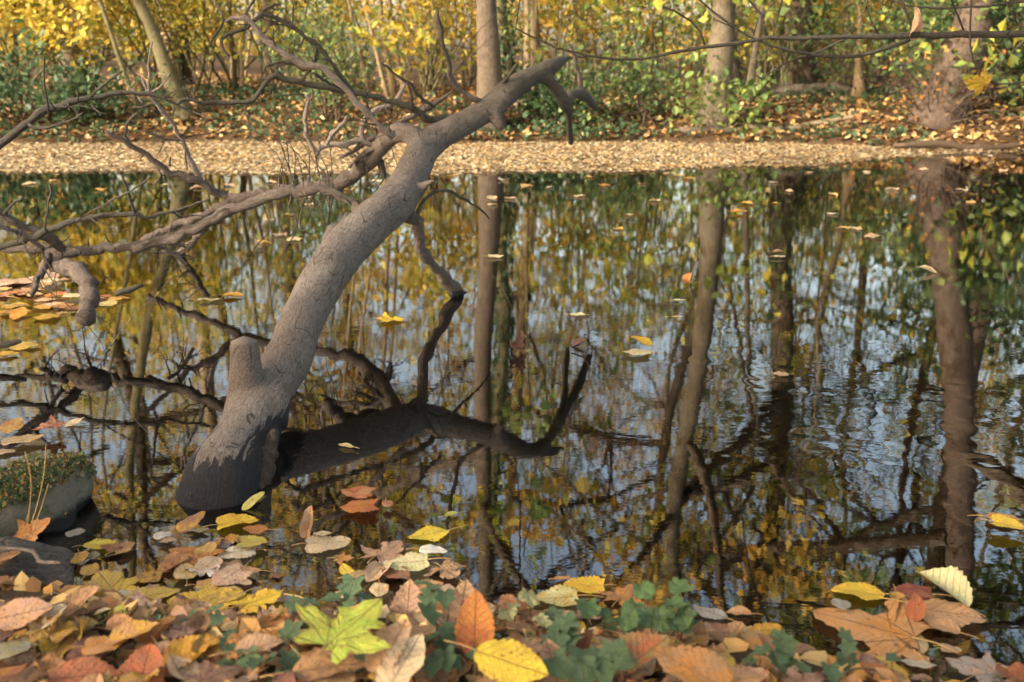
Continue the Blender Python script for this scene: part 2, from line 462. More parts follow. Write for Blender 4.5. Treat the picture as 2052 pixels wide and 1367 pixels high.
def remesh_join(lst, voxel, sm_it=6):
    v, f, o = [], [], 0
    for a, _, q, t in lst:
        v += [tuple(x) for x in a]; f += [tuple(int(i) + o for i in x) for x in q] + [tuple(int(i) + o for i in x) for x in t]; o += len(a)
    me = bpy.data.meshes.new('tmp'); me.from_pydata(v, [], f); me.update()
    ob = bpy.data.objects.new('tmp', me); col.objects.link(ob)
    r = ob.modifiers.new('r', 'REMESH'); r.mode = 'VOXEL'; r.voxel_size = voxel
    s = ob.modifiers.new('s', 'SMOOTH'); s.iterations = sm_it; s.factor = 0.5
    dg = bpy.context.evaluated_depsgraph_get()
    out = bpy.data.meshes.new_from_object(ob.evaluated_get(dg))
    bpy.data.objects.remove(ob); bpy.data.meshes.remove(me)
    return out
def axis_from(me, line, amp=0.0):
    """give a remeshed body the 'axis' coordinates of the nearest point of a centre line and roughen it"""
    n = len(me.vertices)
    co = np.empty(n * 3, np.float32); me.vertices.foreach_get('co', co); co = co.reshape(-1, 3)
    nr = np.empty(n * 3, np.float32); me.vertices.foreach_get('normal', nr); nr = nr.reshape(-1, 3)
    s = spline(line, 0.03)[:, :3]
    al = np.concatenate([[0], np.cumsum(np.linalg.norm(np.diff(s, axis=0), axis=1))])
    best, bi = np.full(n, 1e9), np.zeros(n, int)
    for i in range(0, len(s)):
        d = np.sum((co - s[i]) ** 2, 1); k = d < best; best[k] = d[k]; bi[k] = i
    tan = np.gradient(s, axis=0); tan /= np.linalg.norm(tan, axis=1, keepdims=True)
    rel = co - s[bi]; t = np.sum(rel * tan[bi], 1)
    up = np.cross(tan[bi], np.array([1.0, 0, 0])); up /= np.linalg.norm(up, axis=1, keepdims=True)
    sd_ = np.cross(tan[bi], up)
    ax = np.stack([np.sum(rel * up, 1) * 10, np.sum(rel * sd_, 1) * 10, al[bi] + t], -1)
    if amp:
        dsp = np.array([noise.fractal(Vector((a[0] * 0.7, a[1] * 0.7, a[2] * 2.4)), 0.8, 2.0, 4) for a in ax])
        lump = np.array([noise.noise(Vector((c[0] * 4, c[1] * 4, c[2] * 4))) + .55 * noise.noise(Vector((c[0] * 15, c[1] * 15, c[2] * 15))) for c in co])
        co = co + nr * (amp * (dsp + 1.6 * lump))[:, None]
        me.vertices.foreach_set('co', co.astype(np.float32).ravel())
    vec_attr(me, 'axis', ax)
    me.polygons.foreach_set('use_smooth', np.ones(len(me.polygons), bool))
    me.update()
    return me
D_at = lambda y: float(np.interp(y, [r[1] for r in trunk_rows][::-1], [r[2] for r in trunk_rows][::-1]))
stub = pix_line([(500, 856, D_at(850), 122), (496, 795, D_at(800) - .02, 90), (491, 740, D_at(800) - 0.03, 66), (489, 688, D_at(800) - 0.02, 57)])
arm = pix_line([(846, 300, 3.90, 50), (826, 272, 3.92, 46), (800, 266, 3.96, 42), (775, 280, 4.05, 40), (755, 305, 4.15, 33), (738, 327, 4.22, 32)])
droop = pix_line([(1080, 152, 4.22, 36), (1103, 164, 4.25, 27), (1120, 186, 4.28, 26), (1131, 207, 4.32, 25), (1139, 226, 4.42, 17), (1141, 252, 4.58, 12), (1144, 286, 4.75, 11)])
droop2 = pix_line([(1131, 212, 4.32, 20), (1140, 195, 4.45, 20), (1156, 188, 4.65, 20), (1173, 194, 4.85, 21), (1183, 205, 5.0, 20), (1192, 215, 5.1, 17), (1196, 219, 5.12, 9)])
knob = pix_line([(835, 385, D_at(385), 34), (858, 366, D_at(385) - .03, 15), (871, 362, D_at(385) - .05, 9)])
knob2 = pix_line([(985, 215, 4.07, 44), (994, 240, 4.04, 26), (1003, 259, 4.02, 14)])
knuckle = pix_line([(540, 850, D_at(850) - 0.0, 70), (556, 785, D_at(790) - .035, 46), (560, 770, D_at(780) - .045, 24)])
body = [tube(shift(x, O), 20, 0.03) for x in (main, stub, arm, droop, droop2, knob, knob2, knuckle)]
tm = axis_from(remesh_join(body, 0.0075, 5), shift(main, O), 0.0035)
tm.materials.append(M_TRUNK)
tr_o = link('trunk', tm); tr_o.parent = ft
# sawn face of the stub
a_, b_ = Vector(stub[-2][:3]), Vector(stub[-1][:3])
cut = tube(shift(np.array([[*(b_ - (b_ - a_).normalized() * 0.004), stub[-1][3] * 0.93], [*(b_ + (b_ - a_).normalized() * 0.006), stub[-1][3] * 0.9]]), O), 18, 0.02, 0.04, 3)
cap_o = link('sawn_stub_face', tubes_mesh('sawn_stub_face', [cut], M_CUT)); cap_o.parent = ft
# rotten bark hanging off the trunk's right flank above the water
rot_l = [pix_line([(549 - 6 * k, 868 + 9 * k, D_at(885) - .02 * (1 + k * .55), 12), (543 - 9 * k, 910 + 6 * k, D_at(915) - .03 * (1 + k * .5), 22), (535 - 11 * k, 955 + 5 * k, D_at(955) - .035 * (1 + k * .45), 24),
                   (531 - 12 * k, (992, 978, 1003, 985)[k], D_at(985) - .035 * (1 + k * .4), 13)]) for k in range(4)]
rm_ = axis_from(remesh_join([tube(shift(x, O), 12, 0.009, 0.42, 5 + i_) for i_, x in enumerate(rot_l)], 0.0036, 1), shift(rot_l[0], O), 0.006)
rm_.materials.append(M_ROT)
ro = link('rotten_bark', rm_); ro.parent = ft; ro['label'] = 'crumbling dark brown bark at the foot of the trunk'

SEED = [100]
GROWN = []
def branch(rows, D0, D1, m, parent=ft, name='branch', sides=9, rough=0.13, kink=0.24, step=0.022, label=None):
    SEED[0] += 1
    if len(rows) > 4:
        q = random.Random(SEED[0]); jr = [rows[0]]; ja = .015 if parent.name.startswith('overhanging') else .07
        for a, b in zip(rows, rows[1:]):
            l = math.hypot(b[0] - a[0], b[1] - a[1])
            if l > 26: jr.append(((a[0] + b[0]) / 2 + q.uniform(-ja, ja) * l, (a[1] + b[1]) / 2 + q.uniform(-ja, ja) * l, (a[2] + b[2]) / 2 * q.uniform(.9, 1.12)))
            jr.append(b)
        rows = jr
    pl = pix_line(lerpD(rows, D0, D1))
    if name == 'branch' and parent is ft: GROWN.append((rows, D0, D1, m))
    me = tubes_mesh(name, [tube(shift(pl, O), sides, step, rough, SEED[0], True, kink)], m)
    o = bpy.data.objects.new(name, me); col.objects.link(o); o.parent = parent
    if label: o['label'] = label
    return o
def twig(rows, D0, D1, m, parent, sides=6):
    return branch(rows, D0, D1, m, parent, 'twig', sides, 0.14, 0.25, 0.014)
# two long limbs sweeping left over the water
b1 = branch([(740, 325, 32), (712, 350, 30), (680, 368, 28), (648, 373, 24), (597, 381, 20), (546, 385, 19), (495, 393, 20), (462, 402, 22), (444, 415, 17), (403, 433, 15), (358, 448, 14), (320, 466, 13), (285, 482, 12)],
            4.22, 4.30, M_BRANCH)
b2 = branch([(742, 438, 30), (722, 420, 25), (700, 402, 20), (669, 386, 18), (638, 379, 19), (597, 383, 20), (546, 394, 22), (495, 409, 22), (444, 430, 22), (400, 459, 23), (350, 476, 24), (307, 489, 22), (239, 498, 21), (170, 502, 21), (119, 505, 23), (85, 500, 17), (40, 501, 13), (0, 498, 13), (-90, 490, 12)],
            3.42, 3.50, M_BRANCH)
b3 = branch([(466, 402, 20), (447, 393, 17), (425, 378, 15), (400, 362, 15), (375, 357, 14), (340, 347, 14), (318, 332, 13), (295, 310, 12), (262, 290, 11), (235, 276, 9), (211, 262, 6)], 4.28, 4.05, M_BRANCH, b1, 'side_branch')
b4 = branch([(402, 364, 13), (388, 335, 11), (372, 300, 10), (355, 268, 9), (338, 240, 8), (318, 212, 8), (300, 192, 7), (292, 172, 6), (284, 155, 4)], 4.24, 3.98, M_BRANCHP, ft, 'branch', 8)
twig([(299, 190, 6), (297, 165, 6), (298, 130, 5), (301, 105, 4), (305, 84, 4)], 3.99, 3.94, M_BRANCHP, b4)
twig([(299, 186, 4), (318, 176, 4), (330, 164, 3), (340, 147, 3)], 3.99, 3.96, M_BRANCHP, b4)
twig([(305, 196, 5), (325, 193, 4), (345, 196, 3), (352, 186, 2)], 3.99, 4.02, M_BRANCHD, b4)
twig([(360, 278, 6), (368, 270, 6), (378, 258, 5), (380, 252, 4)], 4.14, 4.12, M_BRANCHD, b4)
twig([(362, 282, 4), (330, 278, 4), (312, 270, 4), (288, 271, 3)], 4.14, 4.08, M_BRANCHD, b4)
twig([(368, 276, 3), (390, 271, 3), (412, 269, 2), (424, 267, 2)], 4.14, 4.18, M_BRANCHD, b4)
twig([(372, 300, 4), (372, 318, 4), (376, 340, 3)], 4.16, 4.13, M_BRANCHD, b4)
twig([(330, 282, 3), (322, 300, 2), (313, 314, 2)], 4.10, 4.08, M_BRANCHD, b4)
twig([(262, 290, 5), (250, 266, 6), (252, 262, 6), (258, 242, 6), (276, 227, 5)], 4.12, 4.08, M_BRANCHD, b3)
twig([(316, 334, 6), (322, 350, 6), (318, 362, 6), (308, 370, 5)], 4.18, 4.16, M_BRANCH, b3)
# the big branch rising on the far left
b5 = branch([(-110, 355, 22), (-50, 318, 20), (0, 287, 18), (35, 262, 17), (62, 243, 16), (95, 218, 15), (140, 207, 13), (182, 196, 12), (225, 188, 10), (262, 185, 9), (296, 187, 8), (325, 195, 6), (350, 208, 5), (372, 220, 4), (397, 228, 2)], 3.25, 3.45, M_BRANCHD)
twig([(182, 196, 7), (200, 176, 6), (222, 158, 5), (245, 143, 4)], 3.35, 3.3, M_BRANCHD, b5)
twig([(97, 217, 5), (92, 195, 5), (89, 160, 4), (89, 128, 4), (88, 114, 4)], 3.3, 3.26, M_BRANCHD, b5)
twig([(57, 250, 6), (75, 257, 6), (100, 254, 5), (122, 248, 5), (145, 240, 4), (166, 226, 3)], 3.28, 3.22, M_BRANCHD, b5)
twig([(180, 202, 4), (188, 216, 4), (200, 226, 3), (212, 228, 2)], 3.35, 3.32, M_BRANCHD, b5)
twig([(100, 254, 3), (120, 246, 3), (138, 236, 2)], 3.24, 3.22, M_BRANCHD, b5)
twig([(268, 186, 6), (264, 178, 5), (285, 206, 4)], 3.42, 3.4, M_BRANCHP, b5)
# lichened branch low on the left with upright spurs
b6 = branch([(-90, 492, 14), (-30, 492, 13), (20, 487, 13), (70, 474, 13), (105, 460, 13), (135, 447, 13), (165, 438, 11), (205, 435, 11), (250, 430, 10), (275, 428, 10), (290, 438, 8), (310, 431, 7), (340, 425, 7), (370, 417, 6), (395, 407, 4), (420, 399, 3)], 3.3, 3.42, M_BRANCHD)
twig([(272, 428, 8), (264, 410, 7), (258, 392, 7), (252, 372, 6), (244, 350, 5)], 3.38, 3.34, M_BRANCHD, b6)
twig([(155, 442, 4), (180, 425, 4), (215, 408, 4), (255, 388, 4), (285, 368, 3), (302, 353, 3)], 3.34, 3.3, M_BRANCHD, b6)
twig([(94, 464, 6), (91, 448, 6), (96, 425, 5), (97, 402, 5), (104, 380, 5), (98, 370, 4)], 3.3, 3.27, M_BRANCHD, b6)
twig([(340, 425, 4), (360, 424, 3), (380, 414, 2)], 3.4, 3.42, M_BRANCHD, b6)
twig([(412, 402, 2), (415, 414, 2), (418, 420, 2)], 3.4, 3.42, M_BRANCHD, b6)
b7 = branch([(-80, 395, 24), (-30, 412, 22), (2, 432, 19), (35, 447, 17), (68, 460, 17), (100, 478, 19), (128, 500, 20)], 3.3, 3.42, M_BRANCH)
twig([(8, 428, 7), (22, 412, 6), (40, 398, 5), (46, 394, 3)], 3.33, 3.31, M_BRANCHD, b7)
branch([(-60, 430, 10), (0, 452, 11), (40, 465, 12), (72, 488, 10), (90, 500, 8)], 3.24, 3.4, M_BRANCHP)
branch([(98, 510, 15), (92, 530, 14), (80, 552, 13), (70, 572, 12), (64, 590, 11)], 3.42, 3.25, M_BRANCH)
branch([(100, 525, 24), (128, 532, 30), (152, 542, 34), (170, 558, 35), (180, 580, 36), (178, 606, 37), (172, 640, 36)], 3.44, 3.06, M_BRANCH, label='thick curved stub bending down into the water')
branch([(405, 464, 13), (388, 482, 13), (370, 500, 14), (356, 512, 13), (340, 530, 12)], 4.38, 4.68, M_BRANCH)
branch([(310, 492, 8), (330, 498, 8), (350, 509, 8), (372, 530, 7)], 3.5, 3.6, M_BRANCHP)
# limb from high on the trunk reaching left
b8 = branch([(930, 240, 14), (905, 236, 13), (868, 240, 14), (845, 232, 14), (825, 219, 15), (795, 206, 14), (760, 196, 13), (720, 186, 12), (690, 182, 12), (640, 174, 12), (598, 166, 12), (570, 160, 12), (552, 150, 12), (542, 156, 10), (522, 180, 9), (508, 200, 9), (480, 204, 8), (440, 206, 8), (408, 206, 8), (385, 199, 8), (366, 200, 8), (354, 211, 8)], 4.01, 3.65, M_BRANCHD)
twig([(550, 152, 6), (538, 160, 6), (515, 158, 5)], 3.80, 3.79, M_BRANCHD, b8)
twig([(545, 165, 5), (556, 176, 4), (562, 180, 3)], 3.80, 3.78, M_BRANCHD, b8)
twig([(355, 211, 5), (375, 218, 4), (392, 228, 2)], 3.65, 3.65, M_BRANCHD, b8)
twig([(824, 218, 7), (826, 200, 7), (820, 175, 6), (815, 165, 5)], 3.81, 3.79, M_BRANCHD, b8)
twig([(872, 216, 5), (855, 204, 7), (838, 190, 8), (824, 170, 7), (805, 158, 5), (785, 143, 5), (763, 127, 5)], 3.89, 3.76, M_BRANCHD, b8)
# pinkish bleached branch and the gnarled dark ones at the top
b9 = branch([(790, 275, 14), (764, 256, 13), (740, 230, 13), (712, 203, 13), (690, 180, 13), (678, 162, 13), (660, 145, 13), (640, 133, 13), (610, 130, 14), (585, 118, 14), (562, 102, 14), (540, 88, 12), (522, 68, 10), (508, 46, 10), (492, 36, 12), (462, 38, 8), (450, 44, 4)], 3.71, 3.57, M_BRANCHP)
b10 = branch([(715, 205, 9), (702, 180, 9), (690, 162, 9), (668, 132, 9), (650, 108, 9), (638, 90, 10), (614, 75, 9), (590, 58, 9), (565, 42, 9), (545, 33, 9), (524, 26, 10), (510, 42, 9), (495, 55, 9), (474, 63, 8), (455, 68, 8), (444, 78, 8), (444, 92, 7), (452, 104, 6), (460, 113, 5)], 3.71, 3.55, M_BRANCHD)
twig([(522, 28, 8), (536, 15, 7), (552, 8, 6), (563, 10, 4)], 3.63, 3.61, M_BRANCHD, b10)
twig([(489, 34, 6), (498, 18, 5), (508, 2, 5), (514, -14, 5)], 3.59, 3.57, M_BRANCHD, b10)
twig([(449, 40, 6), (442, 55, 6), (434, 68, 6), (425, 78, 5), (422, 94, 4)], 3.57, 3.55, M_BRANCHD, b10)
twig([(449, 40, 5), (443, 26, 5), (432, 8, 4), (430, -6, 4)], 3.57, 3.55, M_BRANCHP, b10)
twig([(637, 88, 8), (634, 110, 8), (627, 132, 7), (615, 148, 6), (604, 162, 6)], 3.73, 3.71, M_BRANCHD, b10)
twig([(624, 142, 8), (608, 138, 8), (592, 130, 7), (570, 124, 6), (548, 128, 6), (532, 134, 5), (528, 146, 4)], 3.75, 3.70, M_BRANCHD, b10)
twig([(610, 132, 7), (590, 128, 7), (565, 130, 6), (545, 137, 5)], 3.75, 3.72, M_BRANCHP, b10)
twig([(628, 146, 6), (645, 158, 6), (668, 170, 5), (690, 180, 5)], 3.75, 3.83, M_BRANCHD, b10)
twig([(540, 33, 4), (552, 48, 4), (570, 50, 3)], 3.65, 3.65, M_BRANCHD, b10)
# upright grey branch and snags on the upper limb
branch([(985, 215, 14), (970, 207, 12), (948, 198, 12), (928, 185, 11), (912, 170, 11), (900, 152, 12), (901, 135, 10), (897, 115, 9), (890, 95, 9), (885, 70, 9), (880, 45, 9), (876, 20, 8)], 4.07, 3.9, M_BRANCH)
branch([(1008, 170, 9), (1018, 152, 8), (1028, 138, 7), (1038, 124, 4)], 4.1, 4.06, M_BRANCHD)
branch([(1168, 192, 12), (1165, 172, 10), (1160, 148, 9), (1152, 120, 8), (1146, 98, 6), (1138, 80, 3)], 4.78, 4.7, M_BRANCH)
# broken split branch and the pale limbs behind the fork
branch([(680, 316, 7), (705, 302, 9), (735, 284, 10), (766, 266, 10), (798, 248, 10), (828, 232, 11), (860, 212, 12), (885, 198, 10), (906, 183, 3)], 4.1, 4.2, M_BRANCH)
b11 = branch([(760, 292, 10), (728, 285, 13), (714, 284, 14), (690, 292, 13), (660, 290, 12), (645, 294, 12), (634, 303, 12), (622, 290, 10), (612, 270, 9), (612, 240, 9), (616, 215, 8), (620, 200, 8), (612, 190, 5)], 4.12, 4.02, M_BRANCHP)
twig([(656, 290, 9), (660, 275, 9), (676, 258, 9), (690, 245, 8), (696, 233, 6)], 4.05, 4.02, M_BRANCHP, b11)
twig([(622, 200, 4), (626, 185, 4), (624, 180, 3)], 4.02, 4.0, M_BRANCHP, b11)
twig([(638, 303, 8), (636, 314, 6), (634, 322, 3)], 4.04, 4.03, M_BRANCHD, b11)
branch([(730, 286, 16), (725, 272, 13), (724, 258, 13), (730, 240, 13), (748, 224, 12), (770, 216, 11), (786, 208, 10), (800, 190, 8), (812, 168, 5)], 4.12, 4.25, M_BRANCHP)
branch([(800, 262, 14), (768, 292, 12), (740, 300, 11), (715, 318, 10), (700, 335, 8)], 3.98, 4.2, M_BRANCH)
branch([(752, 312, 22), (762, 330, 17), (768, 345, 14), (770, 358, 8)], 4.2, 4.18, M_BRANCHD)
# prop on the right that stands in the water, knuckle on the left, lower twigs
branch([(812, 425, 36), (830, 450, 27), (839, 472, 25), (845, 500, 24), (851, 518, 23), (872, 536, 24), (893, 558, 25), (912, 580, 27), (930, 605, 26)], 3.47, 3.84, M_BRANCH, label='crooked prop branch standing in the water')
branch([(735, 436, 26), (712, 446, 30), (690, 452, 29), (668, 464, 27), (655, 482, 26), (648, 505, 24), (645, 540, 22)], 3.4, 3.2, M_BRANCH)
b12 = branch([(832, 440, 8), (838, 420, 8), (852, 400, 7), (872, 384, 7), (890, 380, 6), (912, 388, 6), (935, 402, 6), (958, 416, 5), (980, 438, 3)], 3.5, 3.75, M_BRANCHD)
twig([(870, 385, 3), (872, 374, 3), (876, 360, 2)], 3.56, 3.56, M_BRANCHD, b12)
twig([(925, 394, 3), (930, 388, 3), (934, 382, 2)], 3.66, 3.66, M_BRANCHD, b12)
# brush of thin dead twigs between the two long limbs and the water
for i in range(13):
    x0, y0 = 560 + i * 9, 400 + (i % 3) * 8
    rr_ = random.Random(i)
    twig([(x0, y0, 3), (x0 + rr_.uniform(-14, 12), y0 - 40 - 10 * (i % 4), 2.4), (x0 + rr_.uniform(-50, 10), y0 - 90 - 14 * (i % 5), 1.6), (x0 + rr_.uniform(-75, -20), y0 - 130 - 12 * (i % 4), 1)], 3.55, 3.5, M_BRANCH, b2, 4)
for i in range(9):
    x0, y0 = 470 + i * 28, 410 - (i % 2) * 12
    rr_ = random.Random(i + 50)
    twig([(x0, y0, 3), (x0 + rr_.uniform(-10, 15), y0 + 50, 2.4), (x0 + rr_.uniform(-20, 25), y0 + 95, 1.8), (x0 + rr_.uniform(-30, 45), y0 + 120 + 12 * (i % 4), 1.2)], 3.58, 3.5, M_BRANCHD, b2, 4)
# spurs and knots along the long limbs
for k in range(26):
    rr_ = random.Random(900 + k)
    src, D = rr_.choice([([(640, 374), (500, 392), (300, 484)], 4.27), ([(600, 383), (400, 458), (120, 504)], 3.55), ([(800, 207), (640, 174), (400, 206)], 3.8), ([(400, 362), (300, 312), (215, 264)], 4.15), ([(140, 207), (60, 244), (262, 186)], 3.34), ([(690, 162), (614, 75), (545, 33)], 3.78)])
    a, b = rr_.choice([(0, 1), (1, 2)]); t = rr_.random()
    x0 = src[a][0] + (src[b][0] - src[a][0]) * t; y0 = src[a][1] + (src[b][1] - src[a][1]) * t
    dx, dy = rr_.uniform(-14, 14), rr_.choice([-1, 1]) * rr_.uniform(8, 22)
    twig([(x0, y0, 5), (x0 + dx * .5, y0 + dy * .6, 3.5), (x0 + dx, y0 + dy, 2)], D, D - .03, M_BRANCHD, b1, 5)

# fine dead twigs all over the crown
q = random.Random(77)
for k in range(190):
    rows, D0, D1, m = q.choice(GROWN)
    i = q.randrange(1, len(rows)); a, b = rows[i - 1], rows[i]
    if a[0] > 800 or a[0] < -20: continue
    t = q.random(); x0, y0 = a[0] + (b[0] - a[0]) * t, a[1] + (b[1] - a[1]) * t
    f = i / len(rows); D = D0 + (D1 - D0) * f
    ang = math.atan2(b[1] - a[1], b[0] - a[0]) + q.choice([-1, 1]) * q.uniform(.45, 1.2)
    L = q.uniform(16, 85); pts = [(x0, y0, q.uniform(2.6, 4.6))]
    for s_ in range(4):
        ang += q.uniform(-.5, .5); L_ = L / 4
        pts.append((pts[-1][0] + math.cos(ang) * L_, pts[-1][1] + math.sin(ang) * L_, pts[0][2] * (1 - .2 * (s_ + 1))))
    tw = twig(pts, D, D + q.uniform(-.12, .12), q.choice([M_BRANCHD, M_BRANCHD, M_BRANCH]), ft, 4)
    if L > 45:
        e = pts[2]; ang += q.choice([-1, 1]) * .9
        twig([e, (e[0] + math.cos(ang) * L * .2, e[1] + math.sin(ang) * L * .2, e[2] * .7), (e[0] + math.cos(ang + .3) * L * .42, e[1] + math.sin(ang + .3) * L * .42, e[2] * .4)], D, D, M_BRANCHD, tw, 4)

# ------------------------------------------------------------------ leaves with a shape of their own
HALF = {
    'maple': [(0, 0), (-.06, .10), (-.16, .20), (-.20, .34), (-.06, .32), (.06, .30), (.10, .40), (.16, .56), (.28, .72), (.34, .58), (.37, .44), (.40, .30), (.46, .24), (.58, .33), (.70, .28), (.72, .18), (.84, .14), (1, 0)],
    'plane': [(0, 0), (-.04, .12), (-.16, .30), (-.24, .48), (-.08, .42), (.04, .32), (.08, .48), (.12, .66), (.24, .84), (.30, .66), (.38, .54), (.36, .36), (.44, .28), (.60, .36), (.74, .22), (.86, .18), (1, 0)],
    'ivy': [(0, 0), (-.14, .14), (-.16, .30), (-.02, .44), (.10, .38), (.24, .34), (.36, .46), (.48, .52), (.54, .34), (.66, .22), (1, 0)],
    'crinkle': [(0, 0), (-.12, .16), (-.10, .36), (.06, .48), (.22, .46), (.30, .58), (.48, .60), (.58, .50), (.66, .54), (.80, .44), (.84, .28), (.96, .18), (1, 0)],
}
def outline_width(kind, t):
    if kind == 'ovate': return 0.33 * np.sin(np.pi * np.clip(t, 0, 1) ** 0.80) ** 0.85
    if kind == 'lime': return 0.43 * np.sin(np.pi * np.clip(t, 0, 1) ** 0.66) ** 0.72
    if kind == 'heart': return 0.50 * np.sin(np.pi * np.clip(t, 0, 1) ** 0.58) ** 0.66
    if kind == 'round': return 0.46 * np.sin(np.pi * t) ** 0.55
    if kind == 'oval': return 0.25 * np.sin(np.pi * t) ** 0.65
    if kind == 'sliver': return 0.16 * np.sin(np.pi * t) ** 0.8
    if kind == 'oak': return 0.30 * np.sin(np.pi * t ** 1.15) ** 0.6 * (1 + 0.32 * np.sin(t * 25)) * (0.55 + 0.6 * t)
    return 0.3 * np.sin(np.pi * t)
def leaf_geom(kind, seed, fold=0.0, cx=0.0, cy=0.0, amp=0.03, detail=1):
    """flat leaf of length 1 along +x (base at 0), then folded, curled along (cx) and across (cy) and crinkled"""
    rs = rng_of(seed)
    if kind in HALF:
        h = np.array(HALF[kind], float)
        if detail:
            m = (h[:-1] + h[1:]) / 2 + rs.normal(0, 0.012, (len(h) - 1, 2))
            o = np.empty((len(h) * 2 - 1, 2)); o[0::2] = h; o[1::2] = m; h = o
        mir = h[::-1][1:-1].copy(); mir[:, 1] *= -1
        ol = np.vstack([h, mir])
        ol[1:] += rs.normal(0, 0.012, (len(ol) - 1, 2))
        c = np.array([0.22, 0.0]); fr = [0.0, 0.38, 0.72, 1.0] if detail else [0.0, 0.55, 1.0]
        n = len(ol)
        v = [c]; e = [0.0]
        for f in fr[1:]:
            v += list(c + (ol - c) * f); e += [f] * n
        v = np.array(v)
        q = []
        T = [(0, 1 + i, 1 + (i + 1) % n) for i in range(n)]
        for r_ in range(len(fr) - 2):
            for i in range(n):
                a, b = 1 + r_ * n + i, 1 + r_ * n + (i + 1) % n
                q.append((a, a + n, b + n, b))
        q, T = np.array(q).reshape(-1, 4), np.array(T)
        pal = True
    else:
        nst = 22 if detail else 9
        t = np.linspace(0, 1, nst + 1)
        w = outline_width(kind, t)
        saw = {'oval': 0.01, 'round': 0.015, 'sliver': 0.02, 'oak': 0.02}.get(kind, 0.05)
        sw = np.where(np.arange(nst + 1) % 2 == 0, 1 + saw, 1 - saw)
        cols = np.array([-1, -.68, -.34, 0, .34, .68, 1]) if detail else np.array([-1, -.5, 0, .5, 1])
        sweep = {'lime': .10, 'heart': .22, 'round': .04}.get(kind, 0.03)
        asym = rs.normal(0, 0.06)
        v, e = [], []
        for i in range(nst + 1):
            for cc in cols:
                ww = w[i] * (sw[i] if abs(cc) == 1 else 1) * (1 + asym * cc) * (1 + rs.normal(0, 0.02) * (abs(cc) == 1))
                v.append((t[i] - sweep * (1 - t[i]) ** 2 * abs(cc) * (t[i] > 0) + 0.06 * abs(cc) * (1 - t[i]) * 0, ww * cc)); e.append(abs(cc))
        v = np.array(v); nc = len(cols)
        i = np.arange(nst)[:, None] * nc + np.arange(nc - 1)[None, :]
        q = np.stack([i, i + nc, i + nc + 1, i + 1], -1).reshape(-1, 4)
        T = np.zeros((0, 3), int); pal = False
    luv = np.column_stack([v, np.zeros(len(v))])
    x, y = v[:, 0].copy(), v[:, 1].copy()
    z = fold * np.abs(y)
    ph = rs.uniform(0, 6.28, 4)
    edge = np.array(e)
    z = z + amp * (np.sin(x * 7 + ph[0] + y * 4) * 0.6 + np.sin(y * 11 + ph[1] - x * 3) * 0.6 + np.sin(x * 15 + ph[2]) * np.sin(y * 13 + ph[3]) * 0.5) * (0.3 + edge ** 1.5)
    if abs(cx) > 1e-3:       # bend along the length
        xm = x - 0.45; a = xm * cx; rad = 1 / cx
        x, z = 0.45 + np.sin(a) * (rad - z), rad - np.cos(a) * (rad - z)
    if abs(cy) > 1e-3:       # roll across the width
        a = y * cy; rad = 1 / cy
        y, z = np.sin(a) * (rad - z), rad - np.cos(a) * (rad - z)
    p = np.column_stack([x - 0.45, y, z])
    return p, luv, edge, q, T, pal
COLR = {
    'yellow': (.60, .40, .055), 'bright yellow': (.66, .47, .04), 'golden': (.58, .33, .03), 'dull yellow': (.50, .34, .09), 'yellow-green': (.50, .47, .07), 'lime green': (.38, .48, .06),
    'orange': (.52, .22, .045), 'orange-tan': (.52, .28, .12), 'red-orange': (.45, .13, .05), 'rust': (.30, .115, .05), 'dark red': (.20, .035, .03), 'brown': (.20, .115, .07), 'dark brown': (.10, .055, .035),
    'tan': (.44, .27, .14), 'pinkish tan': (.48, .29, .20), 'pale tan': (.56, .41, .26), 'cream': (.62, .51, .31), 'cream white': (.68, .62, .48), 'white': (.74, .72, .66), 'pale green': (.55, .53, .24),
    'olive': (.27, .22, .08), 'olive grey': (.27, .25, .19), 'grey': (.36, .34, .30), 'purple-grey': (.15, .115, .12), 'purple-brown': (.20, .10, .085), 'dark green': (.07, .145, .062), 'green': (.10, .20, .07), 'blue-green': (.10, .18, .085),
}
LANDMARKS = []        # (px, py, nick)
USED = set()
ZSTACK = [0]
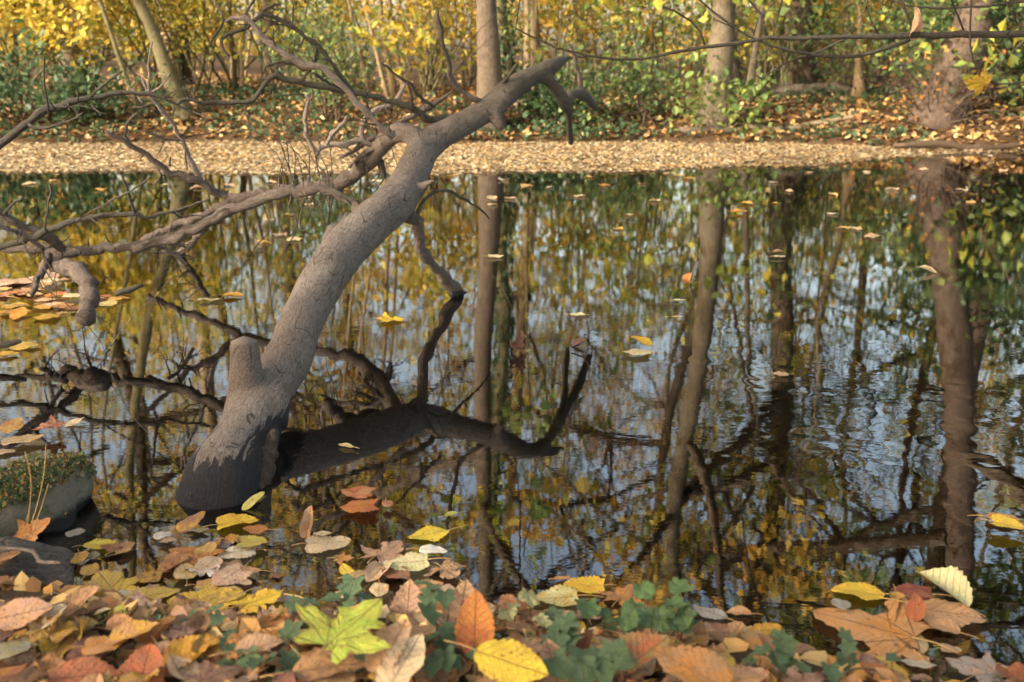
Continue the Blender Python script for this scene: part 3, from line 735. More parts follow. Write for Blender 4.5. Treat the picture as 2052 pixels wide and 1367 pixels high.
def put_leaf(name, pos, L, kind, heading, c1, c2, label, cat='leaf', group='fallen leaves', seed=0, fold=0.0, cx=0.0, cy=0.0, amp=0.03, tilt=0.0, roll=0.0, stem=True, detail=1, width=None, parent=None, shade=1.0):
    p, luv, edge, q, T, pal = leaf_geom(kind, seed, fold, cx, cy, amp, detail)
    rot = Matrix.Rotation(R(heading), 3, 'Z') @ Matrix.Rotation(R(tilt), 3, 'Y') @ Matrix.Rotation(R(roll), 3, 'X')
    Rm = np.array(rot)
    if width is not None:
        ext = (p @ Rm.T)[:, 0]; L = width / max(0.2, ext.max() - ext.min())
    me = np_mesh(name, p * L, [q, T], M_PAL if pal else M_PIN)
    vec_attr(me, 'luv', luv)
    a = me.attributes.new('edge', 'FLOAT', 'POINT'); a.data.foreach_set('value', edge.astype(np.float32))
    o = bpy.data.objects.new(name, me); col.objects.link(o)
    o.location = pos; o.rotation_euler = rot.to_euler()
    jit = RNG.uniform(0.85, 1.08) * shade
    o['tint'] = [c * jit for c in COLR[c1]]; o['tint2'] = list(COLR[c2])
    low = (p * L @ Rm.T)[:, 2]
    o['drop'] = float(-np.percentile(low, 25))
    if parent is not None:
        o.parent = parent; o.location = Vector(pos) - parent.location
    else:
        tag(o, label, cat, group)
    if stem:
        b = p[np.argmin(np.abs(luv[:, 0]) + np.abs(luv[:, 1]))] * L
        ln = L * RNG.uniform(0.3, 0.6); bend = RNG.uniform(-.25, .25)
        pts = [(b[0] + .02 * L, b[1], b[2], .011 * L), (b[0] - ln * .5, b[1] + bend * ln * .4, b[2] + .02 * L, .008 * L), (b[0] - ln, b[1] + bend * ln, b[2] - .01 * L, .010 * L)]
        s = bpy.data.objects.new('stem', tubes_mesh('stem', [tube(pts, 5, ln / 5)], M_STEM)); col.objects.link(s); s.parent = o
    return o
del_drop = []
def leaf(px, py, wpx, kind, heading, c1, c2, label, nick=None, **kw):
    """a leaf lying where pixel (px, py) meets the water or the bank; heading: way its tip points, 0 = right, 90 = away"""
    d = ray(px, py); z = 0.0
    for _ in range(6):
        w = W(px, py, z); z = max(0.0, gh(w.x, w.y))
    ZSTACK[0] += 1
    lift = kw.pop('lift', None)
    sunk = kw.pop('sunk', None)
    z0 = z + (0.004 + 0.0011 * (ZSTACK[0] % 9) if z <= 0.001 else 0.012 + 0.002 * (ZSTACK[0] % 11)) + (lift or 0)
    if sunk: z0 = -sunk
    w = W(px, py, z0)
    width = wpx * depth_of(w) / F
    o = put_leaf('fallen_leaf', (w.x, w.y, z0), 0, kind, heading, c1, c2, label, seed=ZSTACK[0] * 7 + 3, width=width, **kw)
    o.location.z += min(o['drop'], 0.05) * (0.85 if z > 0.001 else 0.6)
    del o['drop']
    USED.add(label)
    LANDMARKS.append((px, py, nick)) if nick else None
    return o

# ------------------------------------------------------------------ the far bank: trees, shrubs, ivy, the raft of leaves
def leaf_cloud(name, cen, size, tints, m, flat=0.5, quad=True, seed=0):
    """one small folded leaf at every row of CEN; flat: 1 = all level, 0 = any way up"""
    rs = rng_of(seed)
    n = len(cen)
    yaw = rs.uniform(0, 2 * np.pi, n)
    tl = rs.normal(0, 1, n) * (1.5 * (1 - flat)) ; rl = rs.normal(0, 1, n) * (1.2 * (1 - flat))
    d = np.stack([np.cos(yaw) * np.cos(tl), np.sin(yaw) * np.cos(tl), np.sin(tl)], -1)
    s = np.stack([-np.sin(yaw), np.cos(yaw), np.zeros(n)], -1)
    up = np.cross(d, s)
    s2 = s * np.cos(rl)[:, None] + up * np.sin(rl)[:, None]
    up = np.cross(d, s2)
    sz = (np.asarray(size) * rs.uniform(0.65, 1.25, n))[:, None]
    f = rs.uniform(-.05, .22, n)[:, None]
    wd = rs.uniform(.28, .42, n)[:, None]
    b, t = cen - d * sz * .5, cen + d * sz * .5
    if quad:
        l1 = cen - d * sz * .18 + s2 * sz * wd + up * sz * f; l2 = cen + d * sz * .2 + s2 * sz * wd * .8 + up * sz * f
        r1 = cen - d * sz * .18 - s2 * sz * wd + up * sz * f; r2 = cen + d * sz * .2 - s2 * sz * wd * .8 + up * sz * f
        v = np.stack([b, r1, r2, t, l2, l1], 1).reshape(-1, 3)
        k = np.arange(n)[:, None] * 6
        q = np.concatenate([k + np.array([[0, 1, 2, 3]]), k + np.array([[0, 3, 4, 5]])], 1).reshape(-1, 4)
        return np_mesh(name, v, [q], m, False, np.repeat(tints, 2, 0))
    l, r = cen + s2 * sz * wd + up * sz * f, cen - s2 * sz * wd + up * sz * f
    v = np.stack([b, r, t, l], 1).reshape(-1, 3)
    k = np.arange(n)[:, None] * 4
    q = np.concatenate([k + np.array([[0, 1, 2]]), k + np.array([[0, 2, 3]])], 1).reshape(-1, 3)
    return np_mesh(name, v, [q], m, False, np.repeat(tints, 2, 0))
PAL = {
    'yellow': [(.56, .42, .07), (.60, .46, .06), (.46, .39, .08), (.52, .34, .06), (.34, .34, .07)],
    'gold': [(.56, .36, .06), (.60, .40, .08), (.50, .28, .05), (.42, .34, .08), (.62, .47, .12)],
    'yellowgreen': [(.34, .36, .06), (.44, .42, .06), (.22, .28, .06), (.50, .42, .06), (.16, .22, .05)],
    'green': [(.12, .19, .05), (.17, .25, .07), (.09, .15, .045), (.26, .31, .08), (.20, .27, .09)],
    'dark': [(.055, .10, .045), (.075, .13, .06), (.10, .16, .08), (.05, .085, .04), (.13, .18, .08)],
    'ivy': [(.045, .09, .04), (.06, .115, .055), (.085, .145, .075), (.035, .065, .03)],
    'rust': [(.36, .17, .05), (.46, .25, .07), (.30, .13, .04), (.52, .33, .11), (.22, .12, .05)],
    'litter': [(.36, .23, .09), (.44, .30, .12), (.28, .15, .06), (.22, .13, .07), (.50, .38, .19), (.16, .09, .05), (.38, .20, .07)],
    'raft': [(.38, .30, .17), (.44, .36, .22), (.34, .25, .13), (.40, .25, .09), (.50, .43, .30), (.24, .16, .09), (.36, .31, .20), (.18, .13, .08)],
}
def tints(pal, n, rs, jit=0.15):
    p = np.array(PAL[pal] if isinstance(pal, str) else sum((PAL[x] for x in pal), []))
    return np.clip(p[rs.integers(0, len(p), n)] * rs.uniform(1 - jit, 1 + jit, (n, 1)), 0, .8)

def grow(rs, base, d, length, r, depth, out, tips, spread=0.7, kids=(4, 4), upb=0.15, seg=4):
    """a limb with its side shoots: rows for tube() in OUT, leaf-bearing points in TIPS"""
    p = np.array(base, float); d = np.array(d, float); pts = [(*p, r)]
    for i in range(seg):
        d = d + rs.normal(0, 0.16, 3) + np.array([0, 0, upb * 0.3]); d /= np.linalg.norm(d)
        p = p + d * length / seg
        pts.append((*p, r * (1 - 0.75 * (i + 1) / seg)))
        if depth > 0 and i >= 1 or depth > 1:
            for _ in range(max(1, kids[0] // seg + (rs.random() < 0.4))):
                k = rs.normal(0, 1, 3); k -= d * np.dot(k, d); k /= np.linalg.norm(k)
                nd = d * (1 - spread) + k * spread + np.array([0, 0, upb]); nd /= np.linalg.norm(nd)
                grow(rs, p, nd, length * rs.uniform(.38, .6), r * (1 - 0.75 * (i + 1) / seg) * .62, depth - 1, out, tips, spread, kids, upb, 3)
        if depth == 0: tips.append(p.copy())
    out.append(np.array(pts))
def crown_proto(seed, height, radius, pal, nleaf, size, limbs=13, flat=.35, low=0.0, pal2=None, clump=0.22):
    rs = rng_of(seed)
    out, tips = [], []
    for i in range(limbs):
        h = low + (height - low) * (i + rs.random() * .7) / limbs
        a = i * 2.4 + rs.normal(0, .4)
        L = radius * (1.0 - 0.62 * (h / height) ** 1.4) * rs.uniform(.75, 1.15)
        e = rs.uniform(.15, .55) + .4 * h / height
        grow(rs, (0, 0, h), (math.cos(a) * math.cos(e), math.sin(a) * math.cos(e), math.sin(e)), L, 0.012 + 0.02 * L * (1 - h / height * .6), 2, out, tips, .68, (4, 4), .10)
    tips = np.array(tips)
    wt = np.array([noise.noise(Vector(x * .75) + Vector((seed * 7.3, 0, 0))) for x in tips])
    tl_ = tips[wt > .10] if (wt > .10).sum() > 30 else tips
    c = tl_[rs.integers(0, len(tl_), nleaf)] + rs.normal(0, clump, (nleaf, 3)) * np.array([1, 1, .6])
    tn = tints(pal, nleaf, rs)
    if pal2:
        sel = np.array([noise.noise(Vector(x * .6)) for x in c]) > 0.08
        tn[sel] = tints(pal2, int(sel.sum()), rs)
    lim = tubes_mesh('limbs', [tube(o, 5 if len(o) > 4 else 3, .5 if len(o) > 4 else 1.0, cap=False) for o in out], M_TREE['brown'])
    fol = leaf_cloud('crown', c, size, tn, M_FOL, flat, False, seed)
    return lim, fol
PROTO = [
    crown_proto(1, 9.5, 3.6, 'gold', 4600, .13, pal2='yellowgreen'),
    crown_proto(2, 10.5, 3.2, 'yellow', 4000, .12, pal2='gold'),
    crown_proto(3, 9.0, 3.8, 'green', 6000, .12, pal2='yellowgreen'),
    crown_proto(4, 8.5, 3.4, 'rust', 3600, .12, pal2='gold'),
    crown_proto(5, 7.5, 2.2, 'yellow', 1000, .11, limbs=9, pal2='yellowgreen'),
    crown_proto(6, 9.0, 4.0, 'dark', 7000, .12, pal2='green'),
]
def add_crown(t, loc, proto, rz, s=1.0, limb_mat=None):
    for nm, me in zip(('limbs', 'crown'), PROTO[proto]):
        o = bpy.data.objects.new(nm, me); col.objects.link(o)
        o.parent = t; o.location = loc; o.rotation_euler = (0, 0, rz); o.scale = (s, s, s)
def tree(name, base_px, top_px, D, w0, w1, H, bark, label, crown=0, c_at=0.36, cs=1.0, group=None, flare=1.6, curve=0.0, seed=0, cat='tree', ivy=0, fall=.06):
    """trunk from the ground at pixel base_px through the place seen at top_px (both at distance D), carried on to H metres"""
    rs = rng_of(seed + int(base_px[0]) * 3 + 5)
    b = P(base_px[0], base_px[1], D); b.z = gh(b.x, b.y) - 0.08
    tp = P(top_px[0], top_px[1], D)
    d = (tp - Vector((b.x, b.y, b.z + .08))); d /= max(d.z, .1)
    r0, r1 = w0 * .5 * depth_of(b) / F, w1 * .5 * depth_of(tp) / F
    zt = max(tp.z - b.z, .6)
    rows = []
    for i, f in enumerate((0, .03, .08, .16, .3, .45, .6, .8, 1.0)):
        h = H * f
        lean = Vector((d.x * h / (1 + fall * h), d.y * h * .3, h))
        k = r0 + (r1 - r0) * min(1, h / zt) if h < zt else r1 * max(.16, 1 - .80 * (h - zt) / (H - zt))
        if f == 0: k *= flare
        elif f == .03: k *= 1 + (flare - 1) * .35
        lean += Vector((rs.normal(0, .05), rs.normal(0, .05), 0)) * (h / 2.5) + Vector((curve * math.sin(min(h, 4) / 4 * 3.14), 0, 0))
        rows.append((*lean, k))
    t = empty(name, b, label, cat, group)
    me = tubes_mesh('trunk', [tube(rows, 18 if w0 > 20 else 10, .10 if w0 > 20 else .2, .045, seed + 9)], M_TREE[bark])
    o = bpy.data.objects.new('trunk', me); col.objects.link(o); o.parent = t
    if crown is not None:
        rws = np.array(rows); hh = H * c_at
        x, y = np.interp(hh, rws[:, 2], rws[:, 0]), np.interp(hh, rws[:, 2], rws[:, 1])
        add_crown(t, (x, y, hh), crown, rs.uniform(0, 6.28), cs)
    if ivy:
        n = ivy; rws = np.array(rows)
        h = rs.uniform(0, 1, n) ** 1.2 * min(H * .55, 6); a = rs.uniform(0, 6.28, n) + 0.6 * np.sin(h * 2)
        rr = np.interp(h, rws[:, 2], rws[:, 3]) + rs.uniform(0.0, .07, n)
        c = np.stack([np.interp(h, rws[:, 2], rws[:, 0]) + np.cos(a) * rr, np.interp(h, rws[:, 2], rws[:, 1]) + np.sin(a) * rr, h], -1)
        o = bpy.data.objects.new('ivy', leaf_cloud('ivy', c, .07, tints('ivy', n, rs), M_FOL, .0, True, seed)); col.objects.link(o); o.parent = t
    return t
# the trees one can tell apart
tree('tree', (983, 284), (978, 20), 11.2, 50, 42, 17, 'brown', 'tall straight grey-brown trunk rising behind the middle of the fallen tree', 0, .20, 1.15, flare=1.35)
tree('ivy_clad_tree', (1012, 276), (1003, 10), 12.4, 34, 30, 15, 'olive', 'ivy-clad trunk standing close behind the tall straight grey-brown one', 0, .42, .9, ivy=1500)
tree('tree', (1434, 282), (1446, 10), 11.3, 56, 44, 16, 'grey', 'smooth grey-tan trunk with root sprouts, at the water edge right of the middle', 0, .20, 1.1, flare=1.5)
tree('tree', (1592, 236), (1608, 5), 13.6, 58, 50, 17, 'dark', 'dark ivy-hung trunk standing behind the grey-tan one and the mossy log', 2, .20, 1.2, ivy=900)
tree('leaning_tree', (1868, 268), (1992, 0), 10.9, 84, 74, 17, 'red', 'thick reddish-brown trunk leaning to the right above a tangle of root sprouts', 2, .20, 1.2, flare=1.3, fall=.28)
tree('leaning_tree', (380, 268), (275, 5), 11.6, 32, 24, 13, 'olive', 'slim olive trunk leaning far to the left on the left part of the far bank', 1, .42, 1.0, flare=1.3)
tree('tree', (372, 200), (366, 5), 15.5, 24, 19, 14, 'brown', 'slender brown trunk behind the olive leaning one', 0, .24, .95)
tree('ivy_clad_tree', (148, 200), (138, 0), 15.0, 36, 32, 15, 'dark', 'dark ivy-clad trunk behind the yellow maple leaves on the left', 1, .34, 1.0, ivy=900)
tree('sapling', (290, 268), (200, 10), 11.4, 12, 9, 8, 'olive', 'thin olive sapling leaning left in front of the olive leaning trunk', 4, .40, .8, flare=1.2)
tree('tree', (548, 190), (541, 0), 18.0, 27, 24, 16, 'dark', 'dark brown trunk deep in the wood behind the arching dead branches', 3, .35, 1.1)
tree('tree', (1072, 205), (1062, 0), 16.0, 34, 28, 16, 'pale', 'pale sunlit trunk behind the ivy-clad one', 1, .38, 1.0)
tree('tree', (2046, 255), (2062, 20), 12.4, 56, 50, 16, 'dark', 'dark trunk in the shade at the far right of the wood', 5, .28, 1.1)
tree('sapling', (742, 190), (704, 10), 14.0, 11, 8, 9, 'pale', 'pale thin sapling leaning left above the fork of the fallen tree', 4, .42, .8, flare=1.2)
tree('sapling', (792, 205), (764, 10), 13.4, 15, 11, 10, 'pale', 'pale upright sapling right of the thin left-leaning one', 4, .42, .8, flare=1.2)
tree('sapling', (812, 200), (786, 10), 13.8, 11, 8, 9, 'pale', 'thinnest of the pale saplings, just left of the upright grey dead branch', 4, .42, .8, flare=1.2)
tree('sapling', (1718, 236), (1722, 70), 12.4, 20, 9, 6.5, 'pale', 'dry pale sapling with a splayed foot behind the long fallen branch', 4, .5, .6, flare=2.0)
tree('sapling', (1496, 240), (1520, 60), 12.4, 18, 12, 8, 'grey', 'thin bent stem right beside the grey-tan trunk', 4, .44, .7, flare=1.4)
# wood behind
WOODMARK = [(30, 'far-left yellow maple bush'), (143, 'dark ivy-clad trunk'), (310, 'olive leaning trunk'), (369, 'slender brown trunk'), (545, 'deep dark brown trunk'), (720, 'pale left-leaning sapling'), (800, 'thin pale saplings'), (980, 'tall straight trunk'),
            (1066, 'pale sunlit trunk'), (1250, 'sunlit yellow bush'), (1440, 'grey-tan trunk'), (1600, 'dark ivy-hung trunk'), (1720, 'dry pale sapling'), (1930, 'thick leaning trunk'), (2050, 'dark trunk at the far right')]
WUSED = set()
def wood_label(px, D, what, shared):
    for m in sorted(WOODMARK, key=lambda l: abs(l[0] - px))[:3]:
        rel = 'left of' if px < m[0] else 'right of'
        dep = 'in the near wood' if D < 19 else 'deep in the wood' if D < 28 else 'farthest back in the wood'
        for s_ in ('', 'some way '):
            l = f'{what} {dep}, {s_}{rel} the {m[1]}'
            if l not in WUSED and len(l.split()) <= 16:
                WUSED.add(l); return l
    return shared
rs = rng_of(21)
barks = ['brown', 'grey', 'dark', 'olive', 'pale', 'brown']
occ = []
n_back = 0
for k in range(400):
    if n_back >= 28: break
    D = float(rs.uniform(15, 42)); half = D * .60 + 3.0
    x = float(rs.uniform(-half, half))
    if any((x - a) ** 2 + (D - b) ** 2 < 4.4 for a, b in occ): continue
    if -1.5 < x / D * 10 < 0.5 and rs.random() < .45: continue         # the wood is more open behind the fork
    occ.append((x, D)); n_back += 1
    px = CX + x / D * F * .96
    side = x / D
    pr = int(rs.choice([5, 2, 2, 0])) if side > .28 else int(rs.choice([1, 1, 0, 3])) if side < -.12 else int(rs.choice([0, 3, 1, 4]))
    w = float(rs.uniform(12, 30)) * 16 / D; bk = str(rs.choice(barks))
    tree('woodland_tree', (px, 180), (px + rs.normal(0, 14), 20), D, w * 1.1, w, float(rs.uniform(11, 18)), bk,
         wood_label(px, D, f'{"reddish" if bk == "red" else bk}-barked woodland tree', 'bare-stemmed tree among the many deeper in the sunlit wood'), pr, float(rs.uniform(.26, .42)), float(rs.uniform(.8, 1.25)), 'trees deeper in the wood', seed=k)
for k in range(72):
    D = float(rs.uniform(12.6, 27)); px = float(rs.uniform(-150, 2200))
    if 1050 < px < 1350 and rs.random() < .5: continue
    w = float(rs.uniform(4, 9)) * 14 / D; bk = str(rs.choice(['pale', 'olive', 'pale', 'brown']))
    tree('sapling', (px, 190), (px + rs.normal(0, 22), 20), D, w * 1.2, w, float(rs.uniform(4.5, 9)), bk,
         wood_label(px, D, f'thin {bk} sapling', 'thin pale stem among the crowded saplings in the wood'), 4 if k % 2 else None, .40, float(rs.uniform(.45, .8)), 'saplings crowding the wood', flare=1.2, seed=k + 500, cat='sapling')

def shrub(name, px, py, D, w, h, n, pal, size, label, flat=.55, stems=9, bark='olive', pal2=None, group=None, droop=0.0, low=0.05, clump=.12, cat='shrub', seed=0, depth=1.0):
    """bush standing at pixel (px, py), w and h in metres"""
    rs = rng_of(seed + int(px) * 5 + int(D * 10))
    b = P(px, py, D); b.z = gh(b.x, b.y) - .03
    t = empty(name, b, label, cat, group)
    out, tips = [], []
    for i in range(stems):
        a = rs.uniform(0, 6.28); q = rs.uniform(0, 1) ** .6
        d = np.array([math.cos(a) * q * w / 2, math.sin(a) * q * w / 2 * depth, h * (1 - .45 * q)])
        L = np.linalg.norm(d)
        grow(rs, (rs.normal(0, .06 * w), rs.normal(0, .06 * w), 0), d / L, L, .006 + .005 * h, 1, out, tips, .62, (5, 4), .05 - droop, 6)
    me = tubes_mesh('stems', [tube(o, 4, .3, cap=False) for o in out], M_TREE[bark])
    o = bpy.data.objects.new('stems', me); col.objects.link(o); o.parent = t
    tips = np.array(tips); tips = tips[tips[:, 2] > low]
    if n:
        c = tips[rs.integers(0, len(tips), n)] + rs.normal(0, clump, (n, 3))
        c[:, 2] = np.maximum(c[:, 2], .02)
        tn = tints(pal, n, rs)
        if pal2:
            sel = rs.random(n) < .35; tn[sel] = tints(pal2, int(sel.sum()), rs)
        o = bpy.data.objects.new('foliage', leaf_cloud('foliage', c, size, tn, M_FOL, flat, True, seed + 1)); col.objects.link(o); o.parent = t
    return t
# left: bright yellow maples leaning over the bank
shrub('maple_shrub', 30, 200, 12.3, 2.2, 2.6, 2300, 'yellow', .09, 'bright yellow maple bush at the far left of the far bank', pal2='yellowgreen', low=.7)
shrub('maple_shrub', 170, 205, 12.8, 2.4, 2.4, 2500, 'yellow', .09, 'dense golden-yellow maple bush around the dark ivy-clad trunk', pal2='yellow', low=.8)
shrub('maple_shrub', 330, 200, 13.2, 2.2, 2.6, 1500, 'yellow', .085, 'yellow maple bush behind the olive leaning trunk', pal2='yellowgreen', low=.6)
shrub('maple_shrub', 450, 190, 14.5, 2.4, 3.0, 1500, 'yellowgreen', .085, 'yellow-green maple bush left of the arching dead branches', pal2='yellow', low=.5)
shrub('laurel_bush', 60, 268, 11.3, 1.9, .62, 1300, 'ivy', .08, 'low dark green bush along the water at the far left', pal2='dark', bark='dark')
shrub('laurel_bush', 235, 262, 11.5, 1.5, .5, 700, 'dark', .07, 'low dark green bush below the yellow maple leaves', pal2='ivy', bark='dark')
# middle
shrub('holly_bush', 655, 262, 11.5, 1.3, 1.1, 1500, 'dark', .05, 'blue-green holly bush behind the pale dead limbs', pal2='green', bark='dark')
shrub('holly_bush', 560, 215, 13.5, 1.9, 2.3, 1000, 'green', .06, 'loose green bush under the arching dead branches', pal2='dark')
shrub('hazel_shrub', 700, 200, 15.5, 2.6, 2.8, 900, 'yellow', .11, 'yellow hazel bush behind the pale saplings', pal2='gold', low=.4)
shrub('hazel_shrub', 870, 215, 13.0, 1.7, 2.3, 800, 'yellow', .11, 'yellow-leaved bush left of the tall straight trunk', pal2='yellowgreen', low=.3)
shrub('hazel_shrub', 920, 205, 17.0, 2.8, 3.2, 900, 'gold', .11, 'golden bush deeper in the wood behind the tall straight trunk', low=.3)
shrub('hazel_shrub', 1130, 215, 13.6, 1.8, 2.5, 800, 'yellowgreen', .11, 'yellow-green bush behind the tip of the fallen tree', pal2='gold', low=.3)
shrub('bramble_bush', 1180, 272, 11.4, 1.5, .70, 900, 'dark', .06, 'dark bramble bush behind the drooping end of the fallen tree', pal2='green', bark='dark')
shrub('bramble_bush', 1300, 268, 11.4, 1.7, .75, 1000, 'dark', .06, 'broad dark bramble bush left of the grey-tan trunk', pal2='green', bark='brown')
shrub('bramble_bush', 1075, 274, 11.4, 1.0, .45, 800, 'ivy', .07, 'low dark ivy clump at the foot of the tall straight trunk', bark='dark')
shrub('hazel_shrub', 1330, 215, 12.8, 2.6, 2.7, 720, 'green', .08, 'tall green-leaved hazel left of the grey-tan trunk', pal2='yellowgreen', low=.5)
shrub('hazel_shrub', 1250, 200, 16, 2.6, 3.2, 1000, 'yellow', .11, 'sunlit yellow bush behind the green hazel', pal2='gold', low=.3)
shrub('hazel_shrub', 1545, 215, 13.0, 2.2, 2.7, 620, 'green', .08, 'green hazel between the grey-tan and the dark ivy-hung trunks', pal2='yellowgreen', low=.6)
shrub('hazel_shrub', 1450, 268, 11.1, .9, .6, 320, 'green', .09, 'leafy green sprouts round the foot of the grey-tan trunk', pal2='green')
shrub('hazel_shrub', 1690, 215, 13.4, 2.4, 2.6, 800, 'green', .08, 'green bush behind the dry pale sapling', pal2='yellow', low=.3)
shrub('bramble_bush', 1760, 235, 12.6, 1.8, 1.3, 1000, 'dark', .065, 'dark green bramble between the dry sapling and the leaning trunk', pal2='green', bark='brown')
shrub('root_sprouts', 1880, 262, 10.8, 1.25, .95, 160, 'rust', .07, 'tangle of dry reddish sprouts at the foot of the leaning trunk', stems=46, bark='red', pal2='gold', cat='root sprouts')
shrub('laurel_bush', 2010, 262, 11.2, 1.6, 1.7, 2600, 'dark', .085, 'dark green laurel right of the leaning trunk', pal2='green', bark='dark')
shrub('laurel_bush', 1960, 215, 13.5, 2.4, 2.8, 2600, 'dark', .09, 'tall dark evergreen behind the leaning trunk', pal2='green', bark='dark')
shrub('laurel_bush', 2150, 240, 12.0, 2.2, 2.8, 2200, 'dark', .09, 'dark evergreen shrub at the right end of the far bank', pal2='ivy', bark='dark')
for k in range(34):
    D = float(rs.uniform(15.5, 34)); px = float(rs.uniform(-200, 2250))
    if 620 < px < 1120 and rs.random() < .6: continue
    pl = str(rs.choice(['yellow', 'gold', 'yellowgreen'])) if px < 1250 else str(rs.choice(['green', 'yellowgreen', 'gold', 'dark']))
    shrub('woodland_shrub', px, 200, D, float(rs.uniform(2, 3.4)), float(rs.uniform(1.8, 3.6)), 700, pl, .13, wood_label(px, D, f'{pl.replace("yellowgreen", "yellow-green").replace("gold", "golden")} leafy bush', 'leafy bush among the undergrowth deep in the sunlit wood'), pal2='gold', group='undergrowth deep in the wood', stems=7, clump=.2, seed=k)

# fallen timber on the far bank
def log(name, rows, D0, D1, m, label, sides=12, cat='log', step=.1, rough=.08, lift=0.0, group=None):
    pl = pix_line(lerpD(rows, D0, D1))
    for r_ in pl: r_[2] = max(r_[2], gh(r_[0], r_[1]) + r_[3] * .5 + lift)
    o0 = Vector(pl[len(pl) // 2][:3])
    o = link(name, tubes_mesh(name, [tube(shift(pl, o0), sides, step, rough, len(rows) + int(D0 * 10), True, .12)], m))
    o.location = o0
    return tag(o, label, cat, group)
log('fallen_log', [(1490, 225, 34), (1600, 228, 36), (1700, 230, 34), (1790, 222, 30)], 12.6, 12.9, M_TREE['brown'], 'thick brown log lying on the far bank before the dark ivy-hung trunk')
log('fallen_branch', [(1490, 252, 12), (1560, 268, 13), (1640, 281, 12), (1700, 268, 10), (1760, 256, 7)], 11.0, 11.2, M_TREE['pale'], 'long pale fallen branch curving along the far bank', 8, 'branch')
log('fallen_branch', [(1340, 225, 18), (1420, 228, 20), (1500, 222, 16)], 12.9, 13.0, M_TREE['dark'], 'dark rotten branch lying behind the grey-tan trunk', 8, 'branch')
log('fallen_branch', [(1360, 262, 14), (1400, 278, 18), (1440, 284, 16), (1480, 272, 10), (1512, 240, 6)], 11.0, 11.0, M_TREE['brown'], 'curved root limb lying round the foot of the grey-tan trunk', 8, 'branch')
log('fallen_log', [(1030, 238, 22), (1075, 232, 24), (1120, 245, 16)], 12.2, 12.4, M_TREE['pale'], 'pale log lying behind the end of the fallen tree', 10)
log('fallen_branch', [(1790, 292, 10), (1880, 288, 14), (1960, 298, 12), (2080, 306, 10)], 10.0, 9.9, M_TREE['dark'], 'dark branch lying at the water edge under the leaning trunk', 8, 'branch')

def scatter(name, n, xr, yr, size, pal, m, label, flat=.8, lift=.012, seed=0, keep=None, quad=True):
    rs = rng_of(seed)
    x = rs.uniform(*xr, n); y = rs.uniform(*yr, n)
    if keep is not None:
        s = keep(x, y, rs); x, y = x[s], y[s]
    z = np.maximum(ground_h(x, y), 0) + lift * rs.uniform(.6, 2.2, len(x))
    o = link(name, leaf_cloud(name, np.stack([x, y, z], -1), size, tints(pal, len(x), rs), m, flat, quad, seed))
    return tag(o, label, None, None, 'stuff')
def fe(x, y): return y - far_edge(x)
scatter('leaf_litter', 85000, (-13, 13), (9.3, 22), .075, 'litter', M_LITTER, 'dead leaves covering the far bank', .72, .016, 3, lambda x, y, rs: (fe(x, y) > .03) & (rs.random(len(x)) < np.exp(-np.maximum(fe(x, y) - 1, 0) / 4)))
scatter('ground_ivy', 20000, (-12, 12), (9.3, 15), .065, 'ivy', M_FOL, 'ivy trailing over the far bank', .45, .05, 4,
        lambda x, y, rs: (fe(x, y) > -.01) & (np.sin(x * 1.9 + 1) + np.sin(x * .83 + y * 1.3) + rs.normal(0, .5, len(x)) > .15) & (fe(x, y) < 3))
scatter('bank_ivy', 10000, (-10, 10), (9.4, 11.6), .06, 'ivy', M_FOL, 'ivy hanging over the edge of the far bank', .25, .04, 5, lambda x, y, rs: (fe(x, y) > -.04) & (fe(x, y) < .40) & (np.sin(x * 2.3) + rs.normal(0, .8, len(x)) > -.1))
def raft_line(x):        # near edge of the raft of leaves on the water
    return 7.9 + 0.10 * np.sin(x * 1.3) + .06 * np.sin(x * 4 + 1) + .42 * smooth(0.6, 2.4, x) + 1.3 * smooth(2.0, 4.4, x)
scatter('leaf_raft', 105000, (-10, 9.5), (7.6, 11.2), .046, 'raft', M_LITTER, 'raft of fallen leaves floating along the far bank', .93, .004, 6,
        lambda x, y, rs: (fe(x, y) < .03) & (y > raft_line(x) + np.abs(rs.normal(0, .09, len(x)))) & (rs.random(len(x)) < 1 - .55 * smooth(3.0, 4.5, x)))

# distant wood that closes the view, as one mass with gaps
rs = rng_of(77)
n = 26000
D = rs.uniform(40, 62, n); x = rs.uniform(-1, 1, n) * D * .75; z = .6 + rs.uniform(0, 1, n) ** 1.6 * 8
keep_ = np.array([noise.noise(Vector((a * .16, c * .22, b * .08))) for a, b, c in zip(x, D, z)]) + .35 * np.abs(x / D) * 2 > -.02 + .95 * np.exp(-((x / D + .06) / .16) ** 2)
c = np.stack([x, D, z], -1)[keep_]
dw = link('distant_wood', leaf_cloud('distant_wood', c, .5, tints(['gold', 'yellow', 'yellowgreen', 'rust'], len(c), rs), M_FOL, .2, False, 8))
tag(dw, 'sunlit yellow mass of the far-off wood', None, None, 'stuff')

# unseen trees added behind the photographer to cast shade over the foreground
for i, (x, y, pr, s, H) in enumerate([(-6.8, -1.4, 5, .62, 9), (-5.2, -3.6, 5, .60, 8.5), (-8.6, 1.4, 5, .62, 9), (-8.8, -3.4, 5, .70, 10), (-3.6, -2.2, 2, .55, 8)]):
    t = empty('added_shade_tree', (x, y, gh(x, y) - .05), f'unseen leafy tree added on the near bank for shade, {("first", "second", "third", "fourth", "fifth")[i]} behind the photographer', 'tree', 'unseen trees added for shade')
    o = bpy.data.objects.new('trunk', tubes_mesh('trunk', [tube([(0, 0, 0, .3), (.1, .05, H * .4, .2), (0, .1, H, .05)], 10, .4, .04, i)], M_TREE['brown'])); col.objects.link(o); o.parent = t
    add_crown(t, (.05, .05, H * .22), pr, i * 1.1, s)

